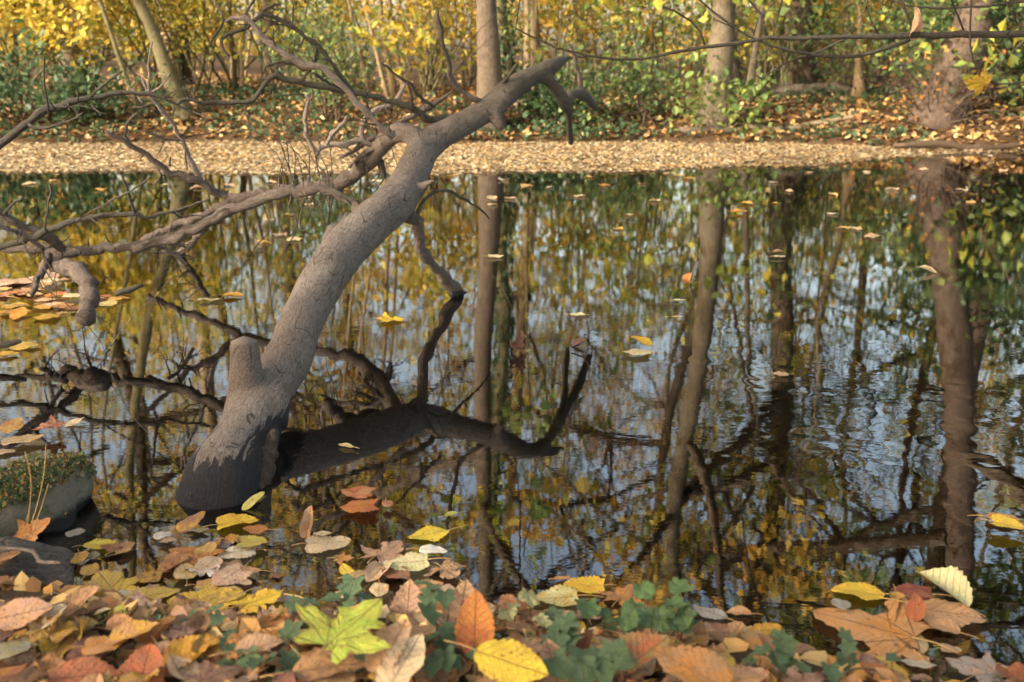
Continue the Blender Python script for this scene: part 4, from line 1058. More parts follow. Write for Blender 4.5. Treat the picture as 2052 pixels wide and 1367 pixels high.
# ------------------------------------------------------------------ overhanging branch at the upper right
rt = empty('maple_tree', (2.78, 2.72, gh(2.78, 2.72) - .05), 'maple on the right-hand bank whose leafy limbs hang over the pond', 'tree')
rs = rng_of(91)
to = bpy.data.objects.new('trunk', tubes_mesh('trunk', [tube([(0, 0, 0, .17), (.02, .0, .5, .13), (.05, .03, 2.0, .115), (.1, .1, 5, .07), (.1, .1, 8, .02)], 12, .12, .05, 8)], M_TREE['brown'])); col.objects.link(to); to.parent = rt
out, tips = [], []
for a in [(1.9, (-.80, .55, .30), 2.6), (2.4, (-.62, .75, .34), 3.4), (2.8, (-.9, .25, .4), 2.4), (3.2, (-.45, .85, .35), 3.6), (3.6, (-.8, .5, .4), 3.0), (4.2, (-.5, .6, .6), 2.4), (4.4, (.5, .5, .5), 2), (3.4, (.6, -.5, .4), 2.2)]:
    d_ = np.array(a[1]); grow(rs, (.05, .05, a[0]), d_ / np.linalg.norm(d_), a[2], .03, 2, out, tips, .55, (3, 4), .02, 6)
tips = np.array(tips); tips = tips[rs.random(len(tips)) < .5]
lo = bpy.data.objects.new('limbs', tubes_mesh('limbs', [tube(o_, 6, .15, cap=False) for o_ in out], M_BRANCHD)); col.objects.link(lo); lo.parent = rt
c = tips[rs.integers(0, len(tips), 900)] + rs.normal(0, .12, (900, 3))
c = c[(c[:, 2] + .1 > .95 + .10 * (c[:, 1] + 2.7))]
fo = bpy.data.objects.new('crown', leaf_cloud('crown', c, .12, tints(['yellowgreen', 'gold', 'green'], len(c), rs), M_FOL, .55, True, 12)); col.objects.link(fo); fo.parent = rt
OT = empty('overhanging_branch', P(2052, 68, 3.05), 'long thin bare branch reaching across the upper right, above the pond', 'branch')
O = np.array(OT.location)
m1 = branch([(2830, 30, 26), (2600, 58, 20), (2300, 70, 16), (2180, 66, 15), (2052, 68, 14), (1940, 69, 14), (1840, 71, 13), (1750, 73, 11), (1650, 75, 9), (1540, 76, 8), (1480, 86, 7.5), (1410, 95, 7), (1345, 106, 6), (1290, 118, 5), (1235, 120, 5), (1180, 112, 4.5), (1120, 98, 4), (1075, 78, 4), (1035, 58, 3), (1022, 48, 2)], 3.05, 2.9, M_BRANCHD, OT, 'branch', 8, .07, .1)
m2 = branch([(1835, 72, 9), (1812, 84, 9), (1785, 93, 9), (1750, 104, 8), (1715, 113, 8), (1680, 115, 7.5), (1640, 112, 7), (1590, 104, 6.5), (1545, 92, 5), (1500, 73, 5), (1465, 50, 4.5), (1430, 24, 4), (1398, -4, 4)], 3.04, 2.95, M_BRANCHD, OT, 'branch', 7, .07, .1)
m3 = branch([(1705, 74, 5), (1680, 84, 5), (1640, 104, 5), (1605, 115, 5), (1575, 126, 4.5), (1550, 142, 4), (1528, 158, 3.5), (1516, 152, 2.5), (1505, 140, 2)], 3.03, 3.0, M_BRANCHD, OT, 'branch', 6, .07, .1)
for rows in ([(1537, 74, 5), (1530, 55, 5), (1526, 30, 4.5), (1505, 5, 4), (1495, -8, 4)], [(1762, 70, 4), (1748, 48, 4), (1738, 20, 3.5), (1730, -6, 3.5)], [(1413, 92, 4.5), (1402, 62, 4), (1385, 42, 4), (1352, 22, 4), (1330, 14, 3.5)],
             [(1690, 74, 3), (1710, 48, 3), (1732, 22, 2.5), (1740, 0, 2)], [(1510, 72, 2.5), (1520, 38, 2), (1540, 18, 2), (1558, 0, 2)],
             [(1480, 60, 3), (1462, 52, 2.5), (1430, 38, 2)], [(1830, 66, 6), (1822, 38, 6), (1810, 10, 6), (1800, -10, 6)], [(1825, 66, 4), (1840, 52, 3), (1862, 60, 2)],
             [(1315, 112, 2.5), (1318, 128, 2.5), (1312, 140, 2)], [(1180, 112, 2.5), (1165, 116, 3), (1145, 108, 2.5), (1135, 96, 2)], [(1075, 80, 2.5), (1078, 92, 2.5), (1092, 94, 2)]):
    branch(rows, 3.03, 3.0, M_BRANCHD, OT, 'twig', 6, .1, .1)
hang = branch([(1946, -10, 3), (1945, 30, 3.5), (1944, 70, 5), (1944, 92, 4), (1950, 122, 4), (1966, 146, 4), (1985, 162, 4), (2000, 169, 4), (2030, 167, 3.5), (2070, 162, 3.5), (2130, 150, 3)], 2.96, 2.9, M_BRANCHD, OT, 'twig', 6, .08, .1)
OT2 = empty('overhanging_branch', P(2052, 5, 3.4), 'second thin bare branch along the top edge, above the long one', 'branch')
O = np.array(OT2.location)
branch([(2260, -6, 6), (2140, -4, 6), (2052, 2, 6), (1980, 12, 5.5), (1900, 17, 5.5), (1820, 12, 4), (1790, 2, 3), (1770, -10, 3)], 3.4, 3.4, M_BRANCHD, OT2, 'branch', 6)
branch([(2040, 50, 2.5), (2028, 30, 3), (2018, 8, 3), (2010, -10, 3)], 3.4, 3.38, M_BRANCHD, OT2, 'twig', 5)
branch([(1930, 60, 4), (1922, 38, 4), (1912, 14, 4), (1905, -8, 4)], 3.4, 3.3, M_BRANCHD, OT2, 'twig', 5)
O = np.array(ft.location)
# leaves that hang on the branch
def hung(px, py, D, wpx, kind, heading, tilt, roll, c1, c2, label, **kw):
    p = P(px, py, D)
    o = put_leaf('hanging_leaf', p, 0, kind, heading, c1, c2, label, 'leaf', None, seed=int(px), width=wpx * depth_of(p) / F, tilt=tilt, roll=roll, **kw)
    del o['drop']; USED.add(label); return o
hung(1958, 166, 2.9, 62, 'maple', 186, -6, 72, 'bright yellow', 'orange', 'golden-brown lobed leaf hanging from the thin twig at the upper right', fold=.2, cx=.4, amp=.05, stem=False)
hung(1830, 50, 2.98, 34, 'ovate', 60, -62, 70, 'tan', 'pinkish tan', 'rolled dry tan leaf caught upright on the long overhanging branch', cy=5.5, amp=.04, stem=False)

# ------------------------------------------------------------------ left bank: mossy stump, split log, rotten root
def lump(name, lines, m, label, cat, voxel=.006, amp=.012, group=None):
    ls = [pix_line(l) for l in lines]
    o0 = Vector(ls[0][len(ls[0]) // 2][:3]); o0.z = 0
    me = axis_from(remesh_join([tube(shift(l, o0), 14, .03, .07, i) for i, l in enumerate(ls)], voxel, 5), shift(ls[0], o0), amp)
    me.materials.append(m)
    o = link(name, me); o.location = o0
    return tag(o, label, cat, group)
def mat_moss():
    k = NT('mossy_wood')
    ge = k.n('ShaderNodeNewGeometry')
    nz = k.n('ShaderNodeSeparateXYZ', {0: ge.outputs['Normal']}).outputs[2]
    pz = k.n('ShaderNodeSeparateXYZ', {0: ge.outputs['Position']}).outputs[2]
    ax = k.attr('axis').outputs['Vector']
    n = k.noise(ge.outputs['Position'], 22, 6, .7); f = k.noise(ge.outputs['Position'], 160, 3, .7)
    wood = k.mix(k.noise(k.scale(ax, (5, 5, 8)), 4, 5, .7), (.075, .065, .048), (.20, .17, .13))
    moss = k.mix(k.mapr(f, .3, .7), (.040, .045, .020), (.11, .115, .05))
    c = k.mix(k.mapr(k.math('ADD', nz, k.mapr(n, .3, .7, -.5, .5)), .0, .55), wood, moss)
    c = k.mix(k.mapr(k.math('ADD', pz, k.mapr(n, .3, .7, -.012, .012)), .012, .03, 1, 0), c, (.012, .011, .010))
    return k.out(k.pbsdf(c, .9, k.bump(k.math('ADD', k.math('MULTIPLY', f, .6), n), .9, .006), .2))
M_MOSS = mat_moss()
def moss_tufts(o, n, seed):
    rs = rng_of(seed); me = o.data
    co = np.empty(len(me.vertices) * 3, np.float32); me.vertices.foreach_get('co', co); co = co.reshape(-1, 3)
    nr = np.empty(len(me.vertices) * 3, np.float32); me.vertices.foreach_get('normal', nr); nr = nr.reshape(-1, 3)
    pt = np.array([noise.noise(Vector(c * 14)) for c in co])
    k = np.nonzero((nr[:, 2] + .5 * pt > .35) & (co[:, 2] > .02))[0]
    i = k[rs.integers(0, len(k), n)]
    c = co[i] + nr[i] * rs.uniform(.0, .006, (n, 1)) + rs.normal(0, .003, (n, 3))
    m = bpy.data.objects.new('moss', leaf_cloud('moss', c, .009, tints(['dark', 'green', 'litter'], n, rs, .3) * .75, M_FOL, .1, False, seed)); col.objects.link(m); m.parent = o; m['kind'] = 'stuff'
ml = lump('mossy_stump', [[(-90, 1075, 1.72, 170), (0, 1035, 1.78, 185), (70, 1000, 1.84, 150), (112, 980, 1.9, 128), (135, 968, 1.95, 110)],
                     [(60, 1020, 1.83, 120), (110, 1030, 1.84, 105), (125, 1075, 1.80, 70), (105, 1110, 1.74, 40)]], M_MOSS, 'mossy rounded log end standing in the water at the left edge', 'log', .0055, .011)
moss_tufts(ml, 3600, 5)
M_OLDROOT = mat_bark('old_root_bark', (.075, .062, .050), (.125, .105, .085), (.18, .15, .12), .8, .6)
lump('old_root', [[(-80, 1165, 1.56, 130), (20, 1150, 1.60, 150), (90, 1140, 1.63, 110), (130, 1135, 1.66, 60)], [(60, 1150, 1.61, 110), (110, 1165, 1.60, 90), (135, 1185, 1.57, 60)]], M_OLDROOT, 'grey cracked old root on the near bank below the mossy log', 'root')
log('thin_root', [(-10, 1098, 7), (40, 1100, 7), (66, 1105, 8), (80, 1125, 8), (78, 1150, 8), (95, 1168, 7), (130, 1195, 6)], 1.58, 1.5, M_BRANCHP, 'thin pale root creeping over the grey old root', 7, 'root', .02, .1, .06)
lump('sunken_log', [[(-140, 835, 2.60, 60), (-20, 845, 2.58, 66), (50, 852, 2.55, 54), (112, 862, 2.52, 24)]], mat_bark('drowned_log_bark', (.045, .042, .044), (.085, .08, .08), (.13, .12, .12), .7, .4), 'dark wet log lying in the water at the left edge with leaves on it', 'log')
log('broken_branch', [(148, 922, 9), (160, 930, 13), (176, 940, 11)], 2.0, 1.99, M_BRANCHD, 'short black broken branch end beside the mossy log', 8, 'branch', .01, .15)
log('broken_branch', [(230, 590, 10), (258, 582, 13), (286, 571, 8)], 3.18, 3.22, M_BRANCHD, 'short dark broken branch floating beside the bent stub', 8, 'branch', .02, .1)
log('broken_branch', [(-60, 700, 12), (10, 690, 14), (42, 684, 8)], 2.9, 2.92, M_BRANCHD, 'dark broken branch in the water under the left leaf cluster', 8, 'branch', .02, .1)
# thin stalks
def stalk(rows, D0, D1, label, m=M_BRANCHP, group=None, w=None):
    pl = pix_line(lerpD(rows, D0, D1)); pl[:, 3] *= .62; o0 = Vector(pl[0][:3])
    o = link('twig', tubes_mesh('twig', [tube(shift(pl, o0), 5, .012, .08, int(rows[0][0]), True, .12)], m)); o.location = o0
    return tag(o, label, 'twig', group)
def DW(px, py): return W(px, py).y
stalk([(1045, 700, 3.5), (1040, 665, 3), (1030, 635, 2.5), (1020, 605, 2.5), (1005, 575, 2), (985, 550, 1.5)], DW(1045, 704), DW(1045, 704) + .05, 'thin dark twig rising from the water with a withered leaf at its foot', M_BRANCHD)
stalk([(1145, 696, 5), (1160, 691, 5), (1175, 682, 5), (1182, 665, 4), (1196, 647, 3.5), (1215, 636, 2.5), (1290, 632, 1.5)], DW(1148, 702), DW(1148, 702) + .03, 'pale arching twig standing out of the water near the yellow floating leaf', M_BRANCH)
stalk([(1384, 562, 4), (1388, 545, 5), (1396, 520, 5), (1393, 490, 4), (1382, 455, 3), (1368, 405, 2.5)], DW(1384, 566), DW(1384, 566) + .1, 'pale thin twig rising from the water with an orange leaf at its foot', M_BRANCH)
stalk([(54, 1060, 5), (60, 1010, 4), (62, 960, 3.5), (50, 905, 3)], 1.73, 1.75, 'leftmost of three thin dry stems in front of the mossy log', M_STEM, 'dry stems before the mossy log')
stalk([(60, 1060, 5), (75, 1010, 4), (88, 950, 3.5), (92, 890, 2.5)], 1.73, 1.76, 'tallest of three thin dry stems in front of the mossy log', M_STEM, 'dry stems before the mossy log')
stalk([(66, 1060, 4), (82, 1020, 3.5), (97, 970, 3)], 1.73, 1.75, 'shortest of three thin dry stems in front of the mossy log', M_STEM, 'dry stems before the mossy log')
stalk([(-20, 500, 3), (60, 560, 3), (140, 615, 2.5), (205, 690, 2.5), (208, 712, 2.5), (232, 770, 3), (262, 830, 3), (330, 900, 2)], 2.6, 2.15, 'long thin dark twig slanting over the water left of the trunk', M_BRANCHD)
stalk([(207, 712, 2.5), (245, 660, 2), (275, 622, 2), (310, 595, 1.6), (355, 540, 1.2)], 2.45, 2.6, 'fine side twig crossing the dark reflections left of the trunk', M_BRANCHP)
stalk([(570, 1190, 4), (610, 1200, 4), (640, 1235, 5), (660, 1250, 5)], 1.5, 1.42, 'thin pale straw lying behind the lime-green maple leaf', M_STEM)

# ------------------------------------------------------------------ fallen leaves near the camera, one by one
# sunken leaves first (they lie under the surface)
rs = rng_of(5)
for i, (px, py, w, kind, hd, c1, c2, lab) in enumerate([
    (235, 1072, 78, 'maple', 20, 'dull yellow', 'olive', 'yellowish sunken maple leaf under the water behind the small yellow leaf'),
    (184, 1134, 82, 'lime', 170, 'dark red', 'rust', 'dark red sunken leaf beside the grey old root'),
    (1512, 1078, 92, 'maple', 10, 'olive', 'rust', 'olive-brown lobed leaf sunk in the dark water on the right'),
    (1836, 992, 74, 'heart', 0, 'rust', 'olive', 'rust round leaf sunk far out on the right'),
    (1560, 1125, 80, 'lime', 220, 'brown', 'olive', 'brown sunken leaf behind the pale olive floating leaf'),
    (1440, 1040, 66, 'ovate', 120, 'rust', 'brown', 'rust pointed sunken leaf in the middle right of the pond'),
    (1700, 1100, 60, 'ovate', 30, 'rust', 'orange', 'orange-brown sunken leaf behind the torn yellow leaf'),
    (1380, 950, 60, 'heart', 45, 'rust', 'dark red', 'dark red sunken leaf beneath a tree reflection'),
    (1030, 1030, 56, 'lime', 15, 'brown', 'olive', 'brown leaf sunk in the reflection of the tall trunk'),
    (1000, 1215, 90, 'ovate', 160, 'rust', 'brown', 'rust sunken leaf in the shallows before the pink heart leaf'),
    (720, 1205, 95, 'maple', 60, 'brown', 'olive', 'brown sunken maple leaf in the shallow cove behind the lime-green leaf'),
    (640, 1160, 80, 'lime', 140, 'rust', 'brown', 'rust leaf sunk beside the small yellow oval leaf'),
    (560, 1065, 70, 'maple', 80, 'rust', 'dark brown', 'rust lobed leaf sunk right of the trunk foot'),
    (830, 1040, 62, 'ovate', 20, 'olive', 'brown', 'olive sunken leaf behind the bright yellow floating leaf'),
    (1220, 1090, 58, 'lime', 200, 'brown', 'rust', 'brown sunken leaf in the open middle of the pond'),
    (1950, 1130, 70, 'maple', 100, 'rust', 'brown', 'rust maple leaf sunk near the yellow pair at the right edge'),
    (1330, 1150, 64, 'ovate', 60, 'brown', 'rust', 'small brown leaf sunk behind the green crinkled plant'),
    (870, 1270, 50, 'lime', 10, 'rust', 'brown', 'rust leaf wedged in the shallows')]):
    leaf(px, py, w, kind, hd, c1, c2, lab, group='sunken leaves', sunk=0.022 + .012 * (i % 4), amp=.03, stem=False)

HAND = [
 # px, py, width, kind, heading, colours, label, nick, options      -- left water
 (474, 1047, 84, 'lime', 20, 'bright yellow', 'golden', 'bright yellow leaf with ragged brown edge against the wet foot of the trunk', 'yellow leaf at the trunk foot', dict(fold=.1, amp=.04, cy=.6)),
 (379, 1050, 54, 'ovate', 45, 'purple-brown', 'golden', 'purple-brown leaf with yellow tip leaning on the wet trunk foot', 'purple-brown leaf', dict(tilt=-20)),
 (396, 1062, 40, 'oval', 5, 'olive', 'olive grey', 'small olive leaf lying flat under the purple-brown one', None, {}),
 (326, 1072, 36, 'round', 200, 'white', 'grey', 'small whitish round leaf at the left side of the trunk foot', 'small whitish round leaf', dict(stem=False)),
 (505, 1008, 42, 'oval', 40, 'yellow-green', 'pale green', 'pale green oval leaf stuck to the rotten bark', None, dict(tilt=-28, stem=False)),
 (519, 1003, 26, 'oval', 30, 'pale green', 'olive', 'tiny pale green leaf beside the oval one on the rotten bark', None, dict(tilt=-20, stem=False)),
 (513, 1061, 54, 'ovate', 170, 'orange', 'rust', 'orange-brown leaf partly under the bright yellow one at the trunk foot', None, {}),
 (508, 1086, 62, 'heart', 0, 'yellow-green', 'dull yellow', 'yellow-green heart leaf in front of the bright yellow one', 'yellow-green heart leaf', {}),
 (443, 1092, 36, 'round', 50, 'purple-grey', 'olive grey', 'dark purple-grey round leaf left of the yellow-green heart leaf', None, dict(stem=False)),
 (478, 1106, 74, 'lime', 195, 'cream', 'cream white', 'cream leaf with fine veins in front of the purple-grey round one', 'cream veined leaf', dict(amp=.04)),
 (384, 1110, 125, 'maple', 160, 'orange', 'rust', 'orange-brown maple leaf floating flat left of the cream veined leaf', 'flat orange-brown maple leaf', dict(amp=.02)),
 (184, 1114, 32, 'round', 100, 'olive grey', 'olive', 'small olive-grey round leaf below the small yellow one on the left', None, dict(stem=False)),
 (197, 1091, 64, 'ovate', 10, 'yellow', 'yellow-green', 'small yellow pointed leaf floating right of the mossy log', 'small yellow pointed leaf', dict(cy=.8)),
 (150, 1068, 36, 'round', 45, 'olive grey', 'grey', 'grey round leaf half awash beside the mossy log', None, dict(stem=False)),
 (399, 1141, 78, 'oak', 0, 'white', 'pinkish tan', 'pinkish-white wavy oak leaf floating on its back', 'pinkish-white oak leaf', dict(amp=.05, stem=False)),
 (464, 1153, 84, 'lime', 245, 'pinkish tan', 'pale tan', 'pinkish-tan leaf with straight veins right of the white oak leaf', 'pinkish-tan veined leaf', dict(amp=.03)),
 (503, 1143, 42, 'oval', 165, 'orange-tan', 'tan', 'small orange-tan leaf curled on the pinkish-tan veined one', None, dict(cx=.9)),
 (345, 1136, 56, 'ovate', 40, 'orange-tan', 'rust', 'curled orange-brown leaf standing on edge left of the white oak leaf', None, dict(cy=4.0, tilt=-12)),
 (298, 1154, 48, 'maple', 210, 'orange', 'golden', 'crumpled orange leaf left of the white oak leaf', 'crumpled orange leaf', dict(cy=2.0, amp=.10)),
 (214, 1168, 130, 'maple', 130, 'dull yellow', 'yellow', 'large dull-yellow maple leaf floating beside the grey old root', 'large dull-yellow maple leaf', dict(amp=.02)),
 (232, 1201, 70, 'lime', 190, 'cream white', 'cream', 'cream-white leaf lying on the lower edge of the dull-yellow maple leaf', 'cream-white leaf', dict(fold=.1)),
 (302, 1194, 100, 'ovate', 28, 'dull yellow', 'yellow', 'long dull-yellow pointed leaf between the maple leaf and the big golden heart leaf', 'long dull-yellow leaf', {}),
 (403, 1207, 138, 'lime', 175, 'yellow', 'golden', 'big golden-yellow heart leaf with brown specks at the water edge', 'big golden heart leaf', dict(amp=.02)),
 (521, 1201, 112, 'maple', 40, 'golden', 'bright yellow', 'golden maple leaf with brown blotches right of the big golden heart leaf', 'golden blotched maple leaf', dict(amp=.025)),
 (286, 1230, 84, 'ovate', 10, 'olive', 'dull yellow', 'soaked olive-yellow leaf below the long dull-yellow one', None, {}),
 (242, 1226, 50, 'round', 60, 'yellow-green', 'dull yellow', 'small greenish-yellow leaf below the cream-white one', None, {}),
 # middle water
 (618, 1055, 26, 'ovate', 80, 'orange-tan', 'pale tan', 'small rolled tan leaf standing upright on the water right of the trunk foot', 'small rolled tan leaf', dict(cy=6.0, tilt=-55, lift=.012)),
 (655, 1088, 94, 'lime', 10, 'cream', 'pale tan', 'large cream lime leaf floating right of the trunk foot', 'large cream lime leaf', {}),
 (645, 1069, 40, 'oval', 0, 'pale green', 'cream', 'small pale oval leaf lying on the far edge of the cream lime leaf', None, dict(lift=.006, stem=False)),
 (692, 1119, 46, 'maple', 0, 'orange', 'orange-tan', 'small orange leaf by the near edge of the cream lime leaf', None, {}),
 (696, 1145, 34, 'oval', 120, 'bright yellow', 'yellow', 'small bright yellow oval leaf below the cream lime leaf', 'small bright yellow oval leaf', dict(stem=False)),
 (720, 1150, 40, 'ovate', 30, 'olive', 'tan', 'small olive-tan leaf behind the small yellow oval', None, {}),
 (715, 985, 72, 'heart', 175, 'red-orange', 'orange-tan', 'upper half of the split red-orange leaf, its rounded end far out on the water', 'upper red-orange leaf', dict(stem=False)),
 (718, 1014, 80, 'heart', 190, 'red-orange', 'orange', 'red-orange round leaf floating alone in front of its twin', 'red-orange round leaf', dict(stem=False)),
 (775, 1009, 24, 'ovate', 285, 'pinkish tan', 'red-orange', 'tiny pink leaf right of the red-orange twins', None, {}),
 (862, 1070, 84, 'ovate', 200, 'bright yellow', 'yellow-green', 'bright yellow toothed leaf floating alone in the middle of the water', 'bright yellow toothed leaf', dict(amp=.03)),
 (903, 1031, 28, 'oval', 35, 'yellow-green', 'pale green', 'tiny yellow-green leaf behind the bright yellow toothed one', None, dict(cy=2.0)),
 (778, 1103, 108, 'maple', 60, 'pinkish tan', 'tan', 'pinkish-tan maple leaf half under the pale green one', 'pinkish-tan maple leaf', {}),
 (815, 1127, 96, 'lime', 190, 'pale green', 'cream', 'pale cream-green leaf with a clear midrib right of the pinkish maple leaf', 'pale cream-green leaf', dict(lift=.006)),
 (866, 1102, 58, 'ovate', 350, 'white', 'cream white', 'white underside of a leaf right behind the pale cream-green one', 'white leaf', dict(lift=.002)),
 (897, 1146, 86, 'maple', 300, 'tan', 'brown', 'tan-brown maple leaf right of the pale cream-green one', 'tan-brown maple leaf', dict(amp=.06)),
 (757, 1146, 52, 'ovate', 250, 'pale tan', 'tan', 'rolled pale tan leaf on the near side of the pinkish maple leaf', None, dict(cy=3.0)),
 (792, 1150, 60, 'ovate', 320, 'rust', 'brown', 'rust leaf under the pale cream-green one', None, {}),
 (903, 1197, 68, 'heart', 250, 'pinkish tan', 'pale tan', 'pale pink heart leaf with fan veins at the water edge', 'pale pink heart leaf', dict(lift=.012, tilt=6)),
 (1172, 1172, 86, 'lime', 175, 'golden', 'bright yellow', 'golden-yellow leaf at the back of the small raft right of the middle', 'golden-yellow raft leaf', {}),
 (1115, 1198, 96, 'lime', 185, 'dull yellow', 'pale green', 'pale yellow leaf with upturned rim in the small raft right of the middle', 'pale yellow raft leaf', dict(cy=.7, lift=.004)),
 (1124, 1158, 32, 'oval', 10, 'orange-tan', 'orange', 'small orange-tan oval leaf behind the pale yellow raft leaf', None, {}),
 (1250, 1190, 92, 'maple', 60, 'orange', 'brown', 'orange-brown maple leaf with dark veins right of the golden-yellow raft leaf', 'dark-veined orange maple leaf', {}),
 (1108, 1237, 58, 'round', 190, 'orange-tan', 'orange', 'round orange-tan leaf below the pale yellow raft leaf', 'round orange-tan leaf', {}),
 (1049, 1270, 76, 'maple', 30, 'dull yellow', 'cream', 'cream-yellow lobed leaf on the bank in front of the round orange-tan one', 'cream-yellow lobed leaf', dict(tilt=8, lift=.02)),
 (1030, 1215, 60, 'ovate', 200, 'red-orange', 'orange', 'red-stemmed orange leaf by the water edge', None, dict(lift=.008)),
 (1148, 1266, 70, 'lime', 60, 'yellow', 'golden', 'yellow leaf beneath the ivy right of the cream-yellow lobed one', 'yellow leaf beneath the ivy', dict(lift=.01)),
 (1090, 1290, 80, 'ovate', 40, 'grey', 'pale tan', 'washed-out grey leaf lying flat in the shallows', None, {}),
 # right water
 (1738, 1256, 262, 'plane', 150, 'orange-tan', 'orange', 'very large orange-tan plane leaf with five points floating in the right corner', 'very large plane leaf', dict(amp=.015, lift=.004)),
 (1724, 1187, 100, 'ovate', 165, 'bright yellow', 'golden', 'torn bright yellow leaf behind the very large plane leaf', 'torn yellow leaf', dict(fold=.08)),
 (1829, 1185, 84, 'lime', 170, 'dark red', 'rust', 'dark red leaf behind the very large plane leaf', 'dark red leaf', dict(amp=.03)),
 (1796, 1198, 32, 'ovate', 250, 'golden', 'orange-tan', 'small curled golden leaf between the torn yellow and the dark red ones', None, dict(cy=3.0)),
 (1893, 1182, 90, 'ovate', 128, 'pale green', 'cream', 'pale yellow-green folded leaf right of the dark red one', 'pale folded leaf', dict(fold=.8, tilt=-16, lift=.012)),
 (1900, 1228, 136, 'lime', 340, 'tan', 'orange-tan', 'big tan leaf with wavy rim in the right corner', 'big tan leaf', dict(amp=.03)),
 (1834, 1224, 40, 'ovate', 75, 'red-orange', 'rust', 'small red-orange leaf standing up between the plane leaf and the big tan one', None, dict(tilt=-42, cy=2.0, lift=.01)),
 (1890, 1256, 60, 'ovate', 140, 'tan', 'orange-tan', 'tan pointed leaf in front of the big tan one', None, dict(cy=1.8)),
 (1686, 1211, 38, 'round', 130, 'olive grey', 'grey', 'olive-grey round leaf on the back of the very large plane leaf', None, dict(lift=.004, stem=False)),
 (1485, 1279, 124, 'lime', 150, 'dull yellow', 'cream', 'big pale olive-yellow leaf in the right part of the shallows', 'big pale olive leaf', dict(amp=.02)),
 (1533, 1263, 68, 'ovate', 15, 'golden', 'orange', 'golden-orange leaf folded over the right edge of the big pale olive leaf', None, dict(lift=.008, fold=.25)),
 (1482, 1228, 52, 'ovate', 175, 'orange', 'pale tan', 'curled orange and cream leaf behind the big pale olive leaf', None, dict(cy=3.0)),
 (1425, 1228, 64, 'oval', 145, 'grey', 'olive grey', 'grey-tan oval leaf left of the curled orange and cream one', None, {}),
 (1550, 1304, 28, 'oval', 100, 'olive grey', 'grey', 'small grey oval leaf right of the big pale olive leaf', None, dict(stem=False)),
 (2022, 1052, 68, 'heart', 330, 'bright yellow', 'yellow', 'yellow leaf lying on an orange one at the right edge of the pond', 'yellow leaf at the right edge', dict(lift=.008, cy=.8)),
 (2008, 1037, 64, 'ovate', 350, 'orange-tan', 'orange', 'orange-tan leaf under the yellow one at the right edge of the pond', None, {}),
 (1953, 1338, 126, 'maple', 150, 'grey', 'pinkish tan', 'grey-tan decaying lobed leaf in the right corner, nearest the edge', 'grey-tan decaying leaf', {}),
 (1838, 1330, 70, 'sliver', 350, 'cream', 'grey', 'narrow cream leaf right of the orange-red round ones', None, {}),
 (1711, 1322, 62, 'round', 170, 'red-orange', 'orange', 'orange-red round leaf in front of the very large plane leaf', 'orange-red round leaf', dict(lift=.01)),
 (1748, 1358, 115, 'lime', 165, 'red-orange', 'orange', 'large glowing orange-red leaf on the bank before the plane leaf', 'glowing orange-red leaf', dict(lift=.03, tilt=-10, cy=.7)),
 (1780, 1340, 66, 'ovate', 300, 'yellow', 'golden', 'yellow leaf right of the glowing orange-red one', None, dict(lift=.008)),
 (1662, 1340, 80, 'ovate', 30, 'olive', 'red-orange', 'olive and red leaf left of the glowing orange-red one', None, {}),
 (1385, 1345, 160, 'lime', 150, 'orange-tan', 'orange', 'very large orange-tan leaf at the lower edge, close to the lens', 'very large orange-tan leaf', dict(lift=.055, tilt=-14, cy=.8)),
 # floaters farther out
 (1565, 749, 32, 'lime', 170, 'pale tan', 'tan', 'lone pale tan leaf floating in the dark reflection of the dark trunk', 'lone pale tan leaf', {}),
 (1860, 542, 34, 'ovate', 160, 'cream', 'pale tan', 'pale triangular folded leaf floating in the reflection of the leaning trunk', None, dict(fold=.6, tilt=-18)),
 (1283, 686, 44, 'heart', 160, 'bright yellow', 'golden', 'bright yellow leaf propped up near the pale arching twig', 'propped yellow leaf', dict(cy=1.8, tilt=-25, lift=.012)),
 (1278, 705, 60, 'ovate', 175, 'pale green', 'cream', 'pale greenish leaf lying flat in front of the propped yellow one', None, {}),
 (1160, 630, 40, 'oval', 350, 'cream', 'pale green', 'cream oval leaf floating behind the pale arching twig', None, {}),
 (788, 641, 66, 'maple', 20, 'bright yellow', 'golden', 'bright yellow lobed leaf on the reflection of a prop branch right of the trunk', 'bright yellow lobed leaf', dict(cy=.8)),
 (695, 893, 34, 'oval', 150, 'cream', 'yellow', 'small cream leaf floating on the reflection of the trunk', None, {}),
 (466, 592, 44, 'lime', 10, 'golden', 'orange', 'golden leaf floating left of the trunk amid the yellow reflections', None, dict(cy=.9)),
 (418, 600, 50, 'oval', 5, 'pale green', 'cream', 'pale leaf left of the golden one amid the yellow reflections', None, {}),
 (993, 513, 32, 'lime', 0, 'cream', 'pale green', 'cream leaf floating on the reflection of the tall straight trunk', None, {}),
 (1483, 424, 30, 'lime', 10, 'orange', 'golden', 'orange leaf floating alone right of the grey-tan trunk reflection', None, dict(cy=1.6)),
 (1558, 513, 30, 'oval', 0, 'cream white', 'cream', 'white leaf with a pink one behind it in the dark trunk reflection', None, {}),
 (1560, 504, 24, 'ovate', 10, 'pinkish tan', 'tan', 'small pinkish leaf resting behind the white one in the dark trunk reflection', None, dict(cy=2.0)),
 (1378, 558, 22, 'ovate', 60, 'orange', 'red-orange', 'small orange leaf at the foot of the thin rising twig', None, dict(cy=2.5, tilt=-30)),
 (1043, 690, 36, 'maple', 75, 'dark brown', 'purple-brown', 'withered brown leaf hanging at the foot of the thin dark twig', 'withered brown leaf', dict(cy=3.5, tilt=-60, lift=.02, amp=.12)),
 (1052, 703, 26, 'oval', 10, 'pale green', 'yellow-green', 'small pale green leaf beside the withered brown one', None, {}),
